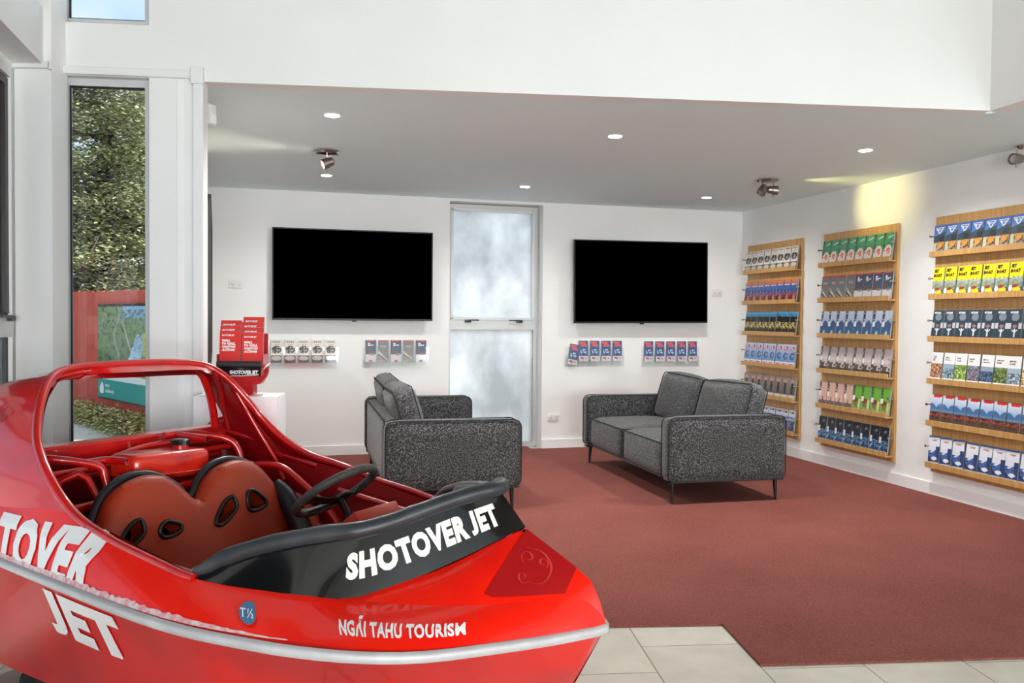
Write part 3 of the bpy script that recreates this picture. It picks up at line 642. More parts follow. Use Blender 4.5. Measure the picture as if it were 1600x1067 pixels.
def put_brochure(kind, M, label, group, w=0.108, h=0.222):
    me = brochure_mesh(kind, w, h, 0.012, TX.get(kind))
    o = bpy.data.objects.new('brochure', me); COL.objects.link(o); o.matrix_world = M
    tag(o, label, 'brochure', group); return o
ORD = ['leftmost', 'second from the left', 'third from the left', 'fourth from the left', 'fifth from the left', 'sixth from the left', 'seventh from the left', 'eighth from the left']
SHN = ['top', 'second', 'third', 'fourth', 'fifth', 'bottom']
RK = {'nearest the corner': 'corner rack', 'in the middle': 'middle rack', 'nearest the camera': 'nearest rack'}
LOOK = {'classic_tours': 'cream and black car tour', 'rafting': 'orange and blue rafting', 'glow_caves': 'black and blue', 'ice_trips': 'pale blue and red', 'bungy_brown': 'brown-grey', 'scenic_flights': 'white and navy',
        'green_guide': 'green and white', 'lodge_grey': 'grey', 'be_wild': 'slate-blue', 'blue_peaks': 'blue mountain', 'mauve_sound': 'mauve', 'pink_lake': 'pink', 'green_farm': 'bright green farm', 'glow_worm': 'black starry',
        'rafting_peak': 'blue rafting', 'jet_boat': 'yellow jet boat', 'skydive': 'dark teal skydive', 'quad_peaks': 'blue red-cornered', 'fiord_cruise': 'pale blue fiord cruise',
        'guide_a': 'white wine and craft beer', 'guide_b': 'white wine and food', 'guide_c': 'white wine tour', 'guide_d': 'white gin tour', 'guide_e': 'white lake view', 'guide_f': 'white and green', 'guide_g': 'white sound cruise', 'guide_h': 'white mountain'}
def rack(u0, u1, which, rows):
    root = empty('brochure_rack', (0, 0, 0), 0, 'tall oak wall rack with six shelves of brochures, ' + which, 'brochure rack', 'oak brochure racks on the right wall')
    root.matrix_world = MR @ Matrix.Translation((u0, 0, 0.185)); W = u1 - u0; z0 = 0.185
    bp_ = boxobj('backboard', (0, -0.024, 0), (W, -0.001, 1.915), MT['oak'], root, 0.002, 1)
    for i in range(6):
        zt = 1.838 - 0.3145 * i - z0
        bm = bmesh.new()
        box(bm, (0.012, -0.092, zt - 0.042), (W - 0.012, -0.078, zt), 0.0015, 1); box(bm, (0.012, -0.0785, zt - 0.042), (W - 0.012, -0.0245, zt - 0.030))
        sh = finish('shelf', bm, MT['oak'], root)
        for s in (0.006, W - 0.006):
            bm = bmesh.new(); tube(bm, [(s, -0.024, zt + 0.115), (s, -0.075, zt + 0.115)], 0.005, 8); tube(bm, [(s, -0.073, zt + 0.115), (s, -0.083, zt + 0.115)], 0.009, 10)
            finish('cord_peg', bm, MT['chrome'], root, 40)
        bm = bmesh.new(); tube(bm, [(0.006, -0.0845, zt + 0.115), (W - 0.006, -0.0845, zt + 0.115)], 0.0007, 5)
        finish('retaining_cord', bm, MT['acrylic'], root)
    pitch = (W - 0.03) / 8
    for i, row in enumerate(rows):
        zt = 1.838 - 0.3145 * i
        for k, kind in enumerate(row):
            if kind is None: continue
            lean = math.radians(7 + random.uniform(-0.6, 0.6)); roll = math.radians(random.uniform(-1.2, 1.2))
            if i == 2 and which.startswith('nearest the corner') and k == 5: roll = math.radians(4)
            if i == 5 and which.startswith('nearest the camera') and k < 3: roll = math.radians(-3.0)
            M = MR @ Matrix.Translation((u0 + 0.015 + pitch * (k + 0.5) + random.uniform(-0.003, 0.003), -0.058 + random.uniform(-0.002, 0.002), zt - 0.029 + (0.002 if abs(roll) < 0.03 else 0.005))) @ Matrix.Rotation(-lean, 4, 'X') @ Matrix.Rotation(roll, 4, 'Y')
            look = LOOK[kind]; noun = '' if 'brochure' in look else ' brochure'
            put_brochure(kind, M, '%s%s, %s, %s shelf of %s' % (look, noun, ORD[k], SHN[i], RK[which]), 'brochures on the %s shelf of the rack %s' % (SHN[i], which))
            # the stock of copies standing behind the front one
    return root
rack(0.16, 1.12, 'nearest the corner', [['classic_tours'] * 8, ['rafting'] * 8, ['glow_caves'] * 8, ['ice_trips'] * 8, ['bungy_brown'] * 8, [None, None, 'scenic_flights', 'scenic_flights', 'scenic_flights', 'scenic_flights', 'scenic_flights', 'scenic_flights']])
rack(1.456, 2.41, 'in the middle', [['green_guide'] * 8, ['lodge_grey'] * 4 + ['be_wild'] * 4, ['blue_peaks'] * 8, ['mauve_sound'] * 8, ['pink_lake'] * 4 + ['green_farm'] * 4, ['glow_worm'] * 8])
rack(2.815, 3.77, 'nearest the camera', [['rafting_peak'] * 8, ['jet_boat'] * 8, ['skydive'] * 8, ['guide_' + c for c in 'abcdefgh'], ['quad_peaks'] * 8, ['fiord_cruise'] * 8])

# clear acrylic pockets under the televisions
def wall_holder(x0, pitch, kinds, z, look, where, lookf=None, tilt=None):
    n = len(kinds); W = pitch * n
    root = empty('acrylic_brochure_holder', (0, 0, 0), 0, 'clear acrylic five-pocket brochure holder, the ' + where, 'brochure holder', 'clear acrylic holders under the televisions')
    root.matrix_world = MB @ Matrix.Translation((x0, 0, z - 0.055)) 
    boxobj('back_plate', (-0.015, -0.004, 0), (W + 0.015, -0.001, 0.20), MT['acrylic'], root)
    boxobj('front_plate', (-0.005, -0.044, 0.0), (W + 0.005, -0.041, 0.12), MT['acrylic'], root)
    boxobj('base_plate', (-0.005, -0.041, 0.0), (W + 0.005, -0.004, 0.003), MT['acrylic'], root)
    for i in range(n + 1): boxobj('divider', (i * pitch - 0.0015, -0.041, 0.003), (i * pitch + 0.0015, -0.004, 0.11), MT['acrylic'], root)
    for i, k in enumerate(kinds):
        roll = (tilt or {}).get(i, random.uniform(-0.006, 0.006)); dz = -0.035 if abs(roll) > 0.05 else 0.0
        M = MB @ Matrix.Translation((x0 + pitch * (i + 0.5), -0.012, z + dz)) @ Matrix.Rotation(-math.radians(2.5), 4, 'X') @ Matrix.Rotation(roll, 4, 'Y')
        put_brochure(k, M, '%s brochure, %s, in %s' % (look if isinstance(look, str) else look[i], ORD[i], where), 'brochures in the ' + where, 0.1, 0.21)
wall_holder(-4.873, 0.1225, ['classic_wall'] * 5, 0.885, 'cream and black car', 'left holder under the left television')
wall_holder(-4.008, 0.1205, ['be_wild_wall', 'lodge_wall_grey', 'be_wild_wall', 'lodge_wall_grey', 'be_wild_wall'], 0.887, ['slate-blue', 'grey', 'slate-blue', 'grey', 'slate-blue'], 'right holder under the left television')
wall_holder(-1.985, 0.1235, ['snow_pass'] * 5, 0.887, 'blue and red', 'left holder under the right television', tilt={0: 0.17})
wall_holder(-1.14, 0.1255, ['snow_pass'] * 5, 0.882, 'blue and red', 'right holder under the right television')

# ------------------------------------------------------------------ ceiling lights
def downlight(x, y, label, power):
    root = empty('downlight', (x, y, CE), 0, label, 'ceiling light', 'round recessed downlights in the alcove ceiling')
    bm = bmesh.new(); lathe(bm, [(0.040, -0.0005), (0.052, -0.0005), (0.053, -0.004), (0.046, -0.007), (0.040, -0.004)], 28); finish('trim_ring', bm, MT['trim_white'], root, 40)
    bm = bmesh.new(); lathe(bm, [(0.0, -0.0072), (0.0405, -0.0072)], 24); finish('lens', bm, MT['bulb'], root)
    l = bpy.data.lights.new('lamp', 'SPOT'); l.energy = power; l.spot_size = math.radians(155); l.spot_blend = 0.9; l.shadow_soft_size = 0.04; l.color = (1.0, 0.98, 0.96)
    o = bpy.data.objects.new('lamp', l); COL.objects.link(o); o.parent = root; o.location = (0, 0, -0.02)
DL = [(-1.053, 4.924, 'nearest the camera on the left'), (-1.538, 6.976, 'behind the left ceiling spotlight'), (0.645, 5.415, 'nearest the camera in the middle'), (0.101, 7.481, 'in front of the frosted window'), (2.393, 5.782, 'nearest the camera on the right'), (1.83, 8.034, 'beyond the twin ceiling spotlight, above the right television')]
for x, y, s in DL: downlight(x, y, 'round white recessed downlight ' + s, 44 if y > 6.5 else 92)
def spotlight(x, y, heads, label, rp=0.09):
    """heads: (azimuth of aim, tilt below horizontal, offset x, y)"""
    root = empty('ceiling_spotlight', (x, y, CE), 0, label, 'spotlight')
    bm = bmesh.new(); lathe(bm, [(0.0, -0.0005), (rp, -0.0005), (rp + 0.002, -0.008), (rp - 0.012, -0.022), (0.0, -0.027)], 32); finish('ceiling_plate', bm, MT['chrome'], root, 30)
    for (az, el, ox, oy, lit, pw, col, cone, blend) in heads:
        d = Vector((math.cos(az) * math.cos(el), math.sin(az) * math.cos(el), -math.sin(el)))
        c = Vector((ox, oy, -0.085)); R = d.to_track_quat('Z', 'Y').to_matrix().to_4x4(); M = Matrix.Translation(c) @ R
        bm = bmesh.new(); tube(bm, [(ox, oy, -0.024), (ox, oy, -0.07)], 0.006, 8); finish('stem', bm, MT['chrome'], root, 40)
        bm = bmesh.new(); lathe(bm, [(0.0, -0.048), (0.022, -0.048), (0.03, -0.04), (0.031, -0.012), (0.036, -0.008), (0.038, 0.035), (0.034, 0.036), (0.030, 0.022), (0.0, 0.02)], 24, M); head = finish('lamp_head', bm, MT['brushed'], root, 35)
        bm = bmesh.new(); lathe(bm, [(0.0, 0.0245), (0.029, 0.0245)], 24, M); finish('bulb', bm, MT['bulb_warm' if col[2] < 0.6 else 'bulb'] if lit else MT['plastic_white'], head)
        bm = bmesh.new(); sd = d.cross(Vector((0, 0, 1))).normalized() * 0.04; p0 = c + Vector((0, 0, -0.04)); tube(bm, [c + Vector((0, 0, -0.036)), c + Vector((0, 0, -0.056))], 0.006, 8); finish('knob', bm, MT['brushed'], head, 40)
        if pw:
            l = bpy.data.lights.new('lamp', 'SPOT'); l.energy = pw; l.spot_size = math.radians(cone); l.spot_blend = blend; l.color = col; l.shadow_soft_size = 0.02
            o = bpy.data.objects.new('lamp', l); COL.objects.link(o); o.parent = root; o.matrix_local = Matrix.Translation(c + d * 0.045) @ d.to_track_quat('-Z', 'Y').to_matrix().to_4x4()
spotlight(-1.317, 5.993, [(math.radians(205), math.radians(24), 0.0, 0.0, True, 14, (1.0, 0.9, 0.72), 100, 0.9)], 'chrome ceiling spotlight with one lit head above the left sofa')
tgt = MR @ Vector((2.2, 0, 2.32)); az = math.atan2(tgt.y - 7.03, tgt.x - 2.109)
spotlight(2.109, 7.032, [(math.radians(215), math.radians(55), -0.045, 0.0, False, 0, (1, 1, 1), 40, 0.5), (az, math.radians(6), 0.045, 0.0, False, 20, (1.0, 0.84, 0.32), 60, 1.0)], 'chrome twin-headed ceiling spotlight near the wooden racks')
sp_ = MR @ Vector((3.60, -0.06, 0))
spotlight(sp_.x, sp_.y, [(math.radians(200), math.radians(4), -0.02, 0.02, False, 0, (1, 1, 1), 40, 0.5)], 'grey ceiling spotlight head at the right edge above the nearest rack', 0.035)

# motion sensor on the alcove wall
root = empty('motion_sensor', (0, 0, 0), 0, 'small white motion sensor high on the alcove side wall beside the post', 'motion sensor')
root.matrix_world = MA @ Matrix.Translation((0.33, 0, 2.385)) @ Matrix.Rotation(math.radians(-35), 4, 'Z')
boxobj('housing', (-0.03, -0.06, -0.055), (0.03, -0.015, 0.055), MT['plastic_white'], root, 0.006)
bm = bmesh.new(); box(bm, (-0.024, -0.066, -0.05), (0.024, -0.058, 0.0), 0.005); finish('lens_window', bm, MT['trim_white'], root, 40)
boxobj('mount', (-0.012, -0.016, -0.03), (0.012, 0.018, 0.03), MT['plastic_white'], root)
# framed panel hung on the alcove side wall
root = empty('framed_poster', (0, 0, 0), 0, 'tall black-framed panel seen edge-on on the alcove side wall', 'picture frame')
root.matrix_world = MA @ Matrix.Translation((0.80, 0, 1.0))
bm = bmesh.new(); Wp, Hp = 1.7, 1.03
for lo, hi in (((0, -0.035, 0), (0.03, -0.002, Hp)), ((Wp - 0.03, -0.035, 0), (Wp, -0.002, Hp)), ((0, -0.035, 0), (Wp, -0.002, 0.03)), ((0, -0.035, Hp - 0.03), (Wp, -0.002, Hp))): box(bm, lo, hi, 0.002, 1)
finish('frame', bm, MT['dark_frame'], root)
boxobj('panel', (0.03, -0.022, 0.03), (Wp - 0.03, -0.003, Hp - 0.03), MT['paper_grey'], root)

#@@SOFA
# ------------------------------------------------------------------ sofas
def cushion(bm, lo, hi, puff=0.03, n=10, M=None, corner=0.03):
    """soft box: rounded edges, bulging faces"""
    c = Vector([(lo[i] + hi[i]) / 2 for i in range(3)]); s = Vector([(hi[i] - lo[i]) / 2 for i in range(3)])
    r = bmesh.ops.create_cube(bm, size=2.0); vs = r['verts']
    es = list({e for v in vs for e in v.link_edges})
    bmesh.ops.subdivide_edges(bm, edges=es, cuts=n, use_grid_fill=True)
    vs = [v for v in bm.verts if not v.tag]
    for v in vs:
        x, y, z = v.co; v.tag = True
        P = Vector((x * s.x, y * s.y, z * s.z)); inner = Vector([max(-(s[i] - corner), min(s[i] - corner, P[i])) for i in range(3)])
        d = P - inner
        if d.length > 1e-6: P = inner + d.normalized() * min(d.length, corner) if d.length > corner else P
        # bulge
        ax = max(range(3), key=lambda i: abs((x, y, z)[i]))
        o = [i for i in range(3) if i != ax]; k = (1 - (x, y, z)[o[0]] ** 2) * (1 - (x, y, z)[o[1]] ** 2)
        if abs((x, y, z)[ax]) > 0.99: P[ax] += math.copysign(puff * k ** 0.6, P[ax])
        v.co = c + P
    if M is not None: bmesh.ops.transform(bm, matrix=M, verts=vs)
    return vs
def piping(bm, lo, hi, axis, side, r=0.004, rc=0.03, M=None):
    """closed cord around the face of a box"""
    o = [i for i in range(3) if i != axis]; pts = []
    for (sx, sy) in ((1, 1), (-1, 1), (-1, -1), (1, -1)):
        for k in range(5):
            a0 = {(1, 1): 0, (-1, 1): 90, (-1, -1): 180, (1, -1): 270}[(sx, sy)]; a = math.radians(a0 + 90 * k / 4)
            p = [0, 0, 0]; p[axis] = side
            cx = (hi[o[0]] - rc) if sx > 0 else (lo[o[0]] + rc); cy = (hi[o[1]] - rc) if sy > 0 else (lo[o[1]] + rc)
            p[o[0]] = cx + rc * math.cos(a); p[o[1]] = cy + rc * math.sin(a); pts.append(Vector(p) if M is None else M @ Vector(p))
    tube(bm, pts, r, 6, closed=True)
mat('piping', rgb(28, 28, 30), 0.8)
def sofa(loc, rz, label):
    """local +x = front, y = width"""
    root = empty('sofa', loc, rz, label, 'sofa'); F = MT['sofa_fabric']; PP = MT['piping']
    D, Wd, zb, zt = 0.92, 1.86, 0.165, 0.625; at = 0.13
    for s in (-1, 1):
        y0, y1 = (Wd / 2 - at, Wd / 2) if s > 0 else (-Wd / 2, -Wd / 2 + at)
        bm = bmesh.new(); cushion(bm, (-D / 2, y0, zb), (D / 2, y1, zt), 0.006, 8, corner=0.035); arm = finish('armrest', bm, F, root, 60)
        bm = bmesh.new()
        for yy in (y0 + 0.006, y1 - 0.006): piping(bm, (-D / 2, y0, zb), (D / 2, y1, zt), 1, yy, 0.0045, 0.055)
        finish('arm_piping', bm, PP, arm, 60)
    bm = bmesh.new(); cushion(bm, (-D / 2 + 0.0, -Wd / 2 + at, zb), (-D / 2 + 0.13, Wd / 2 - at, zt - 0.004), 0.004, 8, corner=0.03); back = finish('backrest', bm, F, root, 60)
    bm = bmesh.new(); tube(bm, [(-D / 2 + 0.008, -Wd / 2 + at, zt - 0.012), (-D / 2 + 0.008, Wd / 2 - at, zt - 0.012)], 0.0045, 6); finish('back_piping', bm, PP, back)
    yy = Wd / 2 - at
    boxobj('base_frame', (-D / 2 + 0.1, -yy, zb), (D / 2 - 0.045, yy, zb + 0.10), F, root, 0.01)
    for s in (-1, 1):
        y0, y1 = (0.0, yy) if s > 0 else (-yy, 0.0)
        bm = bmesh.new(); cushion(bm, (-D / 2 + 0.13, y0, zb + 0.02), (D / 2 - 0.02, y1, 0.435), 0.022, 10, corner=0.035); c = finish('seat_cushion', bm, F, root, 60)
        bm = bmesh.new(); piping(bm, (-D / 2 + 0.13, y0 + 0.006, 0), (D / 2 - 0.018, y1 - 0.006, 0), 2, 0.425, 0.0045, 0.04)
        tube(bm, [(D / 2 - 0.016, y0 + 0.004 if s > 0 else y1 - 0.004, 0.42), (D / 2 - 0.012, y0 + 0.004 if s > 0 else y1 - 0.004, zb + 0.03)], 0.004, 6)
        finish('seat_piping', bm, PP, c, 60)
        Mc = Matrix.Translation((-D / 2 + 0.235, (y0 + y1) / 2, 0.445)) @ Matrix.Rotation(math.radians(-16), 4, 'Y') @ Matrix.Rotation(math.radians(1.5 * s), 4, 'X')
        hw = yy / 2 - 0.005
        bm = bmesh.new(); cushion(bm, (-0.075, -hw, -0.01), (0.075, hw, 0.385), 0.035, 10, Mc, corner=0.045); c = finish('back_cushion', bm, F, root, 60)
        bm = bmesh.new(); piping(bm, (0, -hw, -0.01), (0, hw, 0.385), 0, 0.065, 0.0045, 0.05, Mc); piping(bm, (0, -hw, -0.01), (0, hw, 0.385), 0, -0.065, 0.0045, 0.05, Mc); finish('cushion_piping', bm, PP, c, 60)
    for sx in (-1, 1):
        for sy in (-1, 1):
            px, py = sx * (D / 2 - 0.05), sy * (Wd / 2 - 0.05)
            bm = bmesh.new(); tube(bm, [(px - sx * 0.006, py - sy * 0.006, zb + 0.004), (px, py, 0.009)], 0.015, 10, rads=[0.017, 0.0085]); leg = finish('leg', bm, MT['leg_black'], root, 50)
            boxobj('leg_plate', (px - 0.04, py - 0.04, zb - 0.006), (px + 0.04, py + 0.04, zb + 0.002), MT['leg_black'], leg)
    return root
sofa((1.325, 6.90, 0), math.radians(180 + 14), 'grey tweed two-seat sofa on the right, facing left in front of the wooden racks')
sofa((-0.60, 6.52, 0), math.radians(14), 'grey tweed two-seat sofa on the left, seen from its side behind the red boat')
#@@BOAT
# ------------------------------------------------------------------ the red jet boat
KS = 0.9425; BTH = math.radians(31.0)
boat = empty('jet_boat', (0.2577, 2.2325, 0), -BTH, 'small open red jet boat with a roll hoop and white lettering, bow toward the carpet', 'boat')
def bp(t, y, z): return Vector((t * KS, y * KS, CAMH - (CAMH - z) * KS))   # t: along, 0 at the bow tip; y: across, negative = near side
def interp(tab, t):
    if t <= tab[0][0]: return tab[0][1]
    for (a, va), (b, vb) in zip(tab, tab[1:]):
        if t <= b: return va + (vb - va) * (t - a) / (b - a)
    return tab[-1][1]
def sm(tab, n=6):
    P = smoothpath([(a, b, 0) for a, b in tab], n); return [(p.x, p.y) for p in P]
T_END = -2.36
RAILY = sm([(-2.36, .62), (-1.92, .66), (-1.48, .70), (-1.10, .725), (-.87, .72), (-.67, .685), (-.55, .65), (-.41, .582), (-.29, .483), (-.19, .343), (-.09, .185), (-.03, .075), (-.012, .04), (0.0, .0)])
RAILZ = sm([(-2.36, .505), (-1.92, .49), (-1.48, .485), (-1.1, .478), (-.67, .47), (-.41, .458), (-.19, .443), (0, .43)])
# upper edge of the outer shelf: gunwale edge, then foot of the black coaming, then the deck crease
UPY = sm([(-2.36, .60), (-1.5, .605), (-1.0, .60), (-.685, .50), (-.567, .42), (-.335, .31), (-.20, .20), (-.10, .085), (-.05, .035), (-.02, .012), (0.0, 0.0)])
UPZ = sm([(-2.36, .70), (-1.9, .69), (-1.72, .685), (-1.525, .652), (-1.36, .617), (-1.15, .586), (-1.0, .562), (-.685, .543), (-.567, .527), (-.335, .522), (-.10, .525), (-.05, .51), (-.02, .48), (0.0, .445)])
CHY = [(-2.36, .54), (-1.4, .58), (-.9, .53), (-.5, .34), (-.25, .13), (-.10, .012)]
CHZ = [(-2.36, .055), (-1.4, .075), (-.9, .11), (-.5, .17), (-.25, .22), (-.10, .25)]
KEZ = [(-2.36, -.03), (-1.2, -.03), (-.7, -.01), (-.45, .06), (-.25, .15), (-.10, .25)]
def far_fine(t): return interp([(-.95, 1.0), (-.6, .86), (-.3, .55), (0, .45)], t)   # the far bow quarter is finer
def sec(t, s):
    """outer surface at station t, near (s=-1) or far (s=1): list of (y, z) from keel to upper edge"""
    g = far_fine(t) if s > 0 else 1.0
    ry, rz = interp(RAILY, t) * g, interp(RAILZ, t); uy, uz = interp(UPY, t) * g, interp(UPZ, t)
    tt = min(t, -.10); cy, cz, kz = interp(CHY, tt), interp(CHZ, tt), interp(KEZ, tt)
    my, mz = cy * .5 + ry * .5 - .02 * min(1, ry * 3), cz * .5 + rz * .5
    q1 = (ry * .8 + uy * .2 + .004, rz + (uz - rz) * .3); q2 = (ry * .45 + uy * .55 + .012 * min(1, ry * 3), rz + (uz - rz) * .65)
    return [(0, kz), (s * cy, cz), (s * my, mz), (s * ry, rz), (s * q1[0], q1[1]), (s * q2[0], q2[1]), (s * uy, uz)]
def outer(t, z, s=-1):
    P = sec(t, s)
    for (a, za), (b, zb) in zip(P[1:], P[2:]):
        if za <= z <= zb + 1e-6: return a + (b - a) * (z - za) / (zb - za + 1e-9)
    return P[-1][0] + (P[-1][0] - P[-2][0]) * (z - P[-1][1]) / (P[-1][1] - P[-2][1] + 1e-9)
TS = [-2.36 + 0.04 * i for i in range(56)] + [-.13, -.10, -.075, -.05, -.035, -.02, -.01, 0.0]
def stem(t, idx, p):  # below the rail the bow rakes aft: keep stations in front of -.10 converging
    return p
for half, nm in ((-1, 0), (1, 1)): pass
# hull below the rail
bm = bmesh.new()
for s in (-1, 1):
    rows = []
    for t in TS:
        P = sec(t, s)[:4]; row = []
        for i, (y, z) in enumerate(P):
            tt = t
            if t > -.10: tt = -.10 + (t + .10) * (z - .25) / (.435 - .25) if z > .25 else -.10
            row.append(bp(tt, y, z))
        rows.append(row)
    sheet(bm, rows)
P = [bp(T_END, y, z) for y, z in sec(T_END, -1)[:4]] + [bp(T_END, y, z) for y, z in sec(T_END, 1)[:4][::-1]]
bm.faces.new([bm.verts.new(p) for p in P[:-1]])
bmesh.ops.remove_doubles(bm, verts=bm.verts[:], dist=0.0008)
finish('hull', bm, MT['red_side'], boat, 28)
# topsides shelf above the rail
bm = bmesh.new()
for s in (-1, 1): sheet(bm, [[bp(t, y, z) for y, z in sec(t, s)[3:]] for t in TS])
bmesh.ops.remove_doubles(bm, verts=bm.verts[:], dist=0.0008)
finish('topside', bm, MT['red_paint'], boat, 28)
# foredeck: from the deck crease up to the foot of the coaming and the centre ridge
FOOTY = [(-.995, .60), (-.685, .50), (-.567, .40), (-.269, .0)]; FOOTZ = [(-.995, .562), (-.685, .545), (-.567, .530), (-.42, .585), (-.269, .68)]
RIDGEZ = [(-.269, .68), (-.10, .590), (-.05, .560), (-.02, .505), (0.0, .445)]
bm = bmesh.new()
for s in (-1, 1):
    rows = []
    for t in [x for x in TS if x > -.60]:
        tt = max(t, -.567); uy, uz = interp(UPY, t) * (far_fine(t) if s > 0 else 1), interp(UPZ, t)
        if t < -.269: iy, iz = interp(FOOTY, tt), interp(FOOTZ, tt)
        else: iy, iz = 0.0, interp(RIDGEZ, t)
        iy = min(iy, uy)
        rows.append([bp(t, s * (uy + (iy - uy) * k), uz + (iz - uz) * (k ** .9)) for k in (0, .33, .66, 1)])
    rows.insert(-4, [bp(-.269, s * (interp(UPY, -.269) * (1 - k)), interp(UPZ, -.269) + (.68 - interp(UPZ, -.269)) * k ** .9) for k in (0, .33, .66, 1)]) if False else None
    sheet(bm, rows)
bmesh.ops.remove_doubles(bm, verts=bm.verts[:], dist=0.0008)
finish('foredeck', bm, MT['red_paint'], boat, 28)
# silver rub rail
for s in (-1, 1):
    pts = [bp(t, s * (interp(RAILY, t) * (far_fine(t) if s > 0 else 1) + .006 * min(1, -t * 20)), interp(RAILZ, t) + .002) for t in TS] + ([bp(0.006, 0, .43)])
    bm = bmesh.new(); N = len(pts); rings = []
    for i, p in enumerate(pts):
        d = (pts[min(i + 1, N - 1)] - pts[max(i - 1, 0)]); d.z = 0; d.normalize(); o = Vector((d.y, -d.x, 0)) * (-s) * -1
        o = Vector((-d.y, d.x, 0)) * s
        prof = [(-.004, -.012), (.006, -.013), (.010, -.007), (.010, .004), (.006, .010), (-.006, .012)]
        rings.append([bm.verts.new(p + o * a + Vector((0, 0, b))) for a, b in prof])
    for a, b in zip(rings, rings[1:]):
        for k in range(6): bm.faces.new((a[k], a[(k + 1) % 6], b[(k + 1) % 6], b[k]))
    bm.faces.new(rings[0]); bm.faces.new(rings[-1][::-1])
    finish('rub_rail', bm, MT['rail_silver'], boat, 50)
# worn paint strip just above the near rail
bm = bmesh.new(); rs = random.Random(3); rows = []
for i in range(120):
    t = -2.3 + i * (1.72 / 120); r0 = .022; r1 = .015 + (.010 + .007 * rs.random()) * min(1, (-.58 - t) * 2)
    rows.append([bp(t, outer(t, interp(RAILZ, t) + r) - .0045, interp(RAILZ, t) + r) for r in (.014, max(r1, .0145))])
sheet(bm, rows); finish('worn_strip', bm, MT['scuff'], boat)
# black coaming
TUBE = [(-1.02, .575, .572), (-.976, .56, .592), (-.89, .505, .640), (-.711, .405, .685), (-.612, .35, .700), (-.54, .27, .722), (-.466, .165, .758), (-.40, .075, .782), (-.362, .0, .790)]
def foot(t):
    return interp(FOOTY, t), interp(FOOTZ, t)
FOOT = [(-1.0, .60, .560), (-.95, .592, .556), (-.84, .56, .55), (-.685, .50, .543), (-.567, .402, .528), (-.47, .27, .566), (-.40, .176, .602), (-.33, .082, .645), (-.266, 0, .684)]
TUBEs = smoothpath(TUBE, 5); FOOTs = smoothpath(FOOT, 5)
def coam(u, v, s=-1, off=0.0):
    """point on the coaming panel, u 0..1 aft to tip, v 0..1 foot to top"""
    def at(P, u):
        x = u * (len(P) - 1); i = min(int(x), len(P) - 2); return P[i].lerp(P[i + 1], x - i)
    a, b = at(FOOTs, u), at(TUBEs, u); p = a.lerp(b, v); bul = .003 * math.sin(math.pi * v) * (1 - u)
    n = Vector((.45, .75, .3)).normalized()
    q = p + n * (bul + off)
    if s > 0: return bp(q.x, q.y, q.z)
    return bp(q.x, -q.y, q.z)
bm = bmesh.new()
for s in (-1, 1): sheet(bm, [[coam(i / 40, j / 6, s) for j in range(7)] for i in range(41)])
bmesh.ops.remove_doubles(bm, verts=bm.verts[:], dist=0.0008)
cm = finish('coaming', bm, MT['coaming_black'], boat, 30)
# inner face of the coaming so that it has thickness
bm = bmesh.new()
for s in (-1, 1):
    rows = []
    for i in range(31):
        p = coam(i / 30, 1, s); f = coam(i / 30, 0, s); q = Vector((f.x - .035, f.y * .93, f.z - .01)); rows.append([Vector((p.x - .012, p.y * .98, p.z)), p.lerp(q, .5) - Vector((.02, 0, 0)), q])
    sheet(bm, rows)
finish('coaming_lining', bm, MT['black_plastic'], boat, 30)
# padded roll along its top, both sides, meeting in a point
def padpts(s): return [bp(p.x, s * p.y, p.z) for p in TUBEs]
near = [p + Vector((0, 0, .0)) for p in padpts(-1)]; far = padpts(1)
path = near + far[::-1][1:]
path = smoothpath([path[0]] + path[4:-4:4] + [path[-1]], 4)
N = len(path)
rads = []
for i in range(N):
    u = i / (N - 1); a = min(u, 1 - u) * 2
    rads.append(.017 + .012 * min(1, a * 5) - .003 * a + .001 * math.sin(i * 1.7))
bm = bmesh.new(); tube(bm, path, .025, 14, rads=rads, flat=.85); pad = finish('coaming_pad', bm, MT['pad_vinyl'], boat, 60)
bm = bmesh.new(); e0 = path[0]; tube(bm, [e0 + Vector((-.004, 0, .004)), e0 + Vector((-.022, -.004, -.012)), e0 + Vector((-.03, -.01, -.03))], .005, 6, rads=[.010, .004, .003]); finish('pad_tie', bm, MT['rail_silver'], pad, 50)
# wide pad panel on the far side
bm = bmesh.new(); rows = []
for i in range(13):
    u = .32 + .66 * i / 12; c = coam(u, 1, 1); rows.append([c + Vector((-.005, .012, .012)), c + Vector((-.03, -.02 * (1 - u), .010)), c + Vector((-.05, -.05 * (1 - u) - .004, -.035)), c + Vector((-.055, -.06 * (1 - u) - .005, -.08))])
sheet(bm, rows); finish('far_pad', bm, MT['pad_vinyl'], boat, 60)

# ---- side sails and roll hoop
# (t, y, z) of the edge that sweeps from the gunwale up to the hoop
EDGE_N = [(-1.36, .603, .617), (-1.525, .600, .653), (-1.63, .598, .705), (-1.72, .595, .776), (-1.80, .575, .83), (-1.87, .548, .885), (-1.945, .50, .955), (-2.0, .455, 1.01), (-2.06, .395, 1.062), (-2.115, .315, 1.092), (-2.14, .20, 1.104), (-2.147, 0, 1.108)]
EDGE_F = [(-1.36, .603, .617), (-1.525, .600, .655), (-1.709, .585, .690), (-1.827, .565, .738), (-1.90, .54, .795), (-1.955, .51, .860), (-1.99, .465, .935), (-2.025, .43, .995), (-2.065, .395, 1.045), (-2.115, .335, 1.088), (-2.14, .20, 1.104), (-2.147, 0, 1.108)]
EN = smoothpath(EDGE_N, 5); EF = smoothpath(EDGE_F, 5)
def sst(x): x = max(0, min(1, x)); return x * x * (3 - 2 * x)
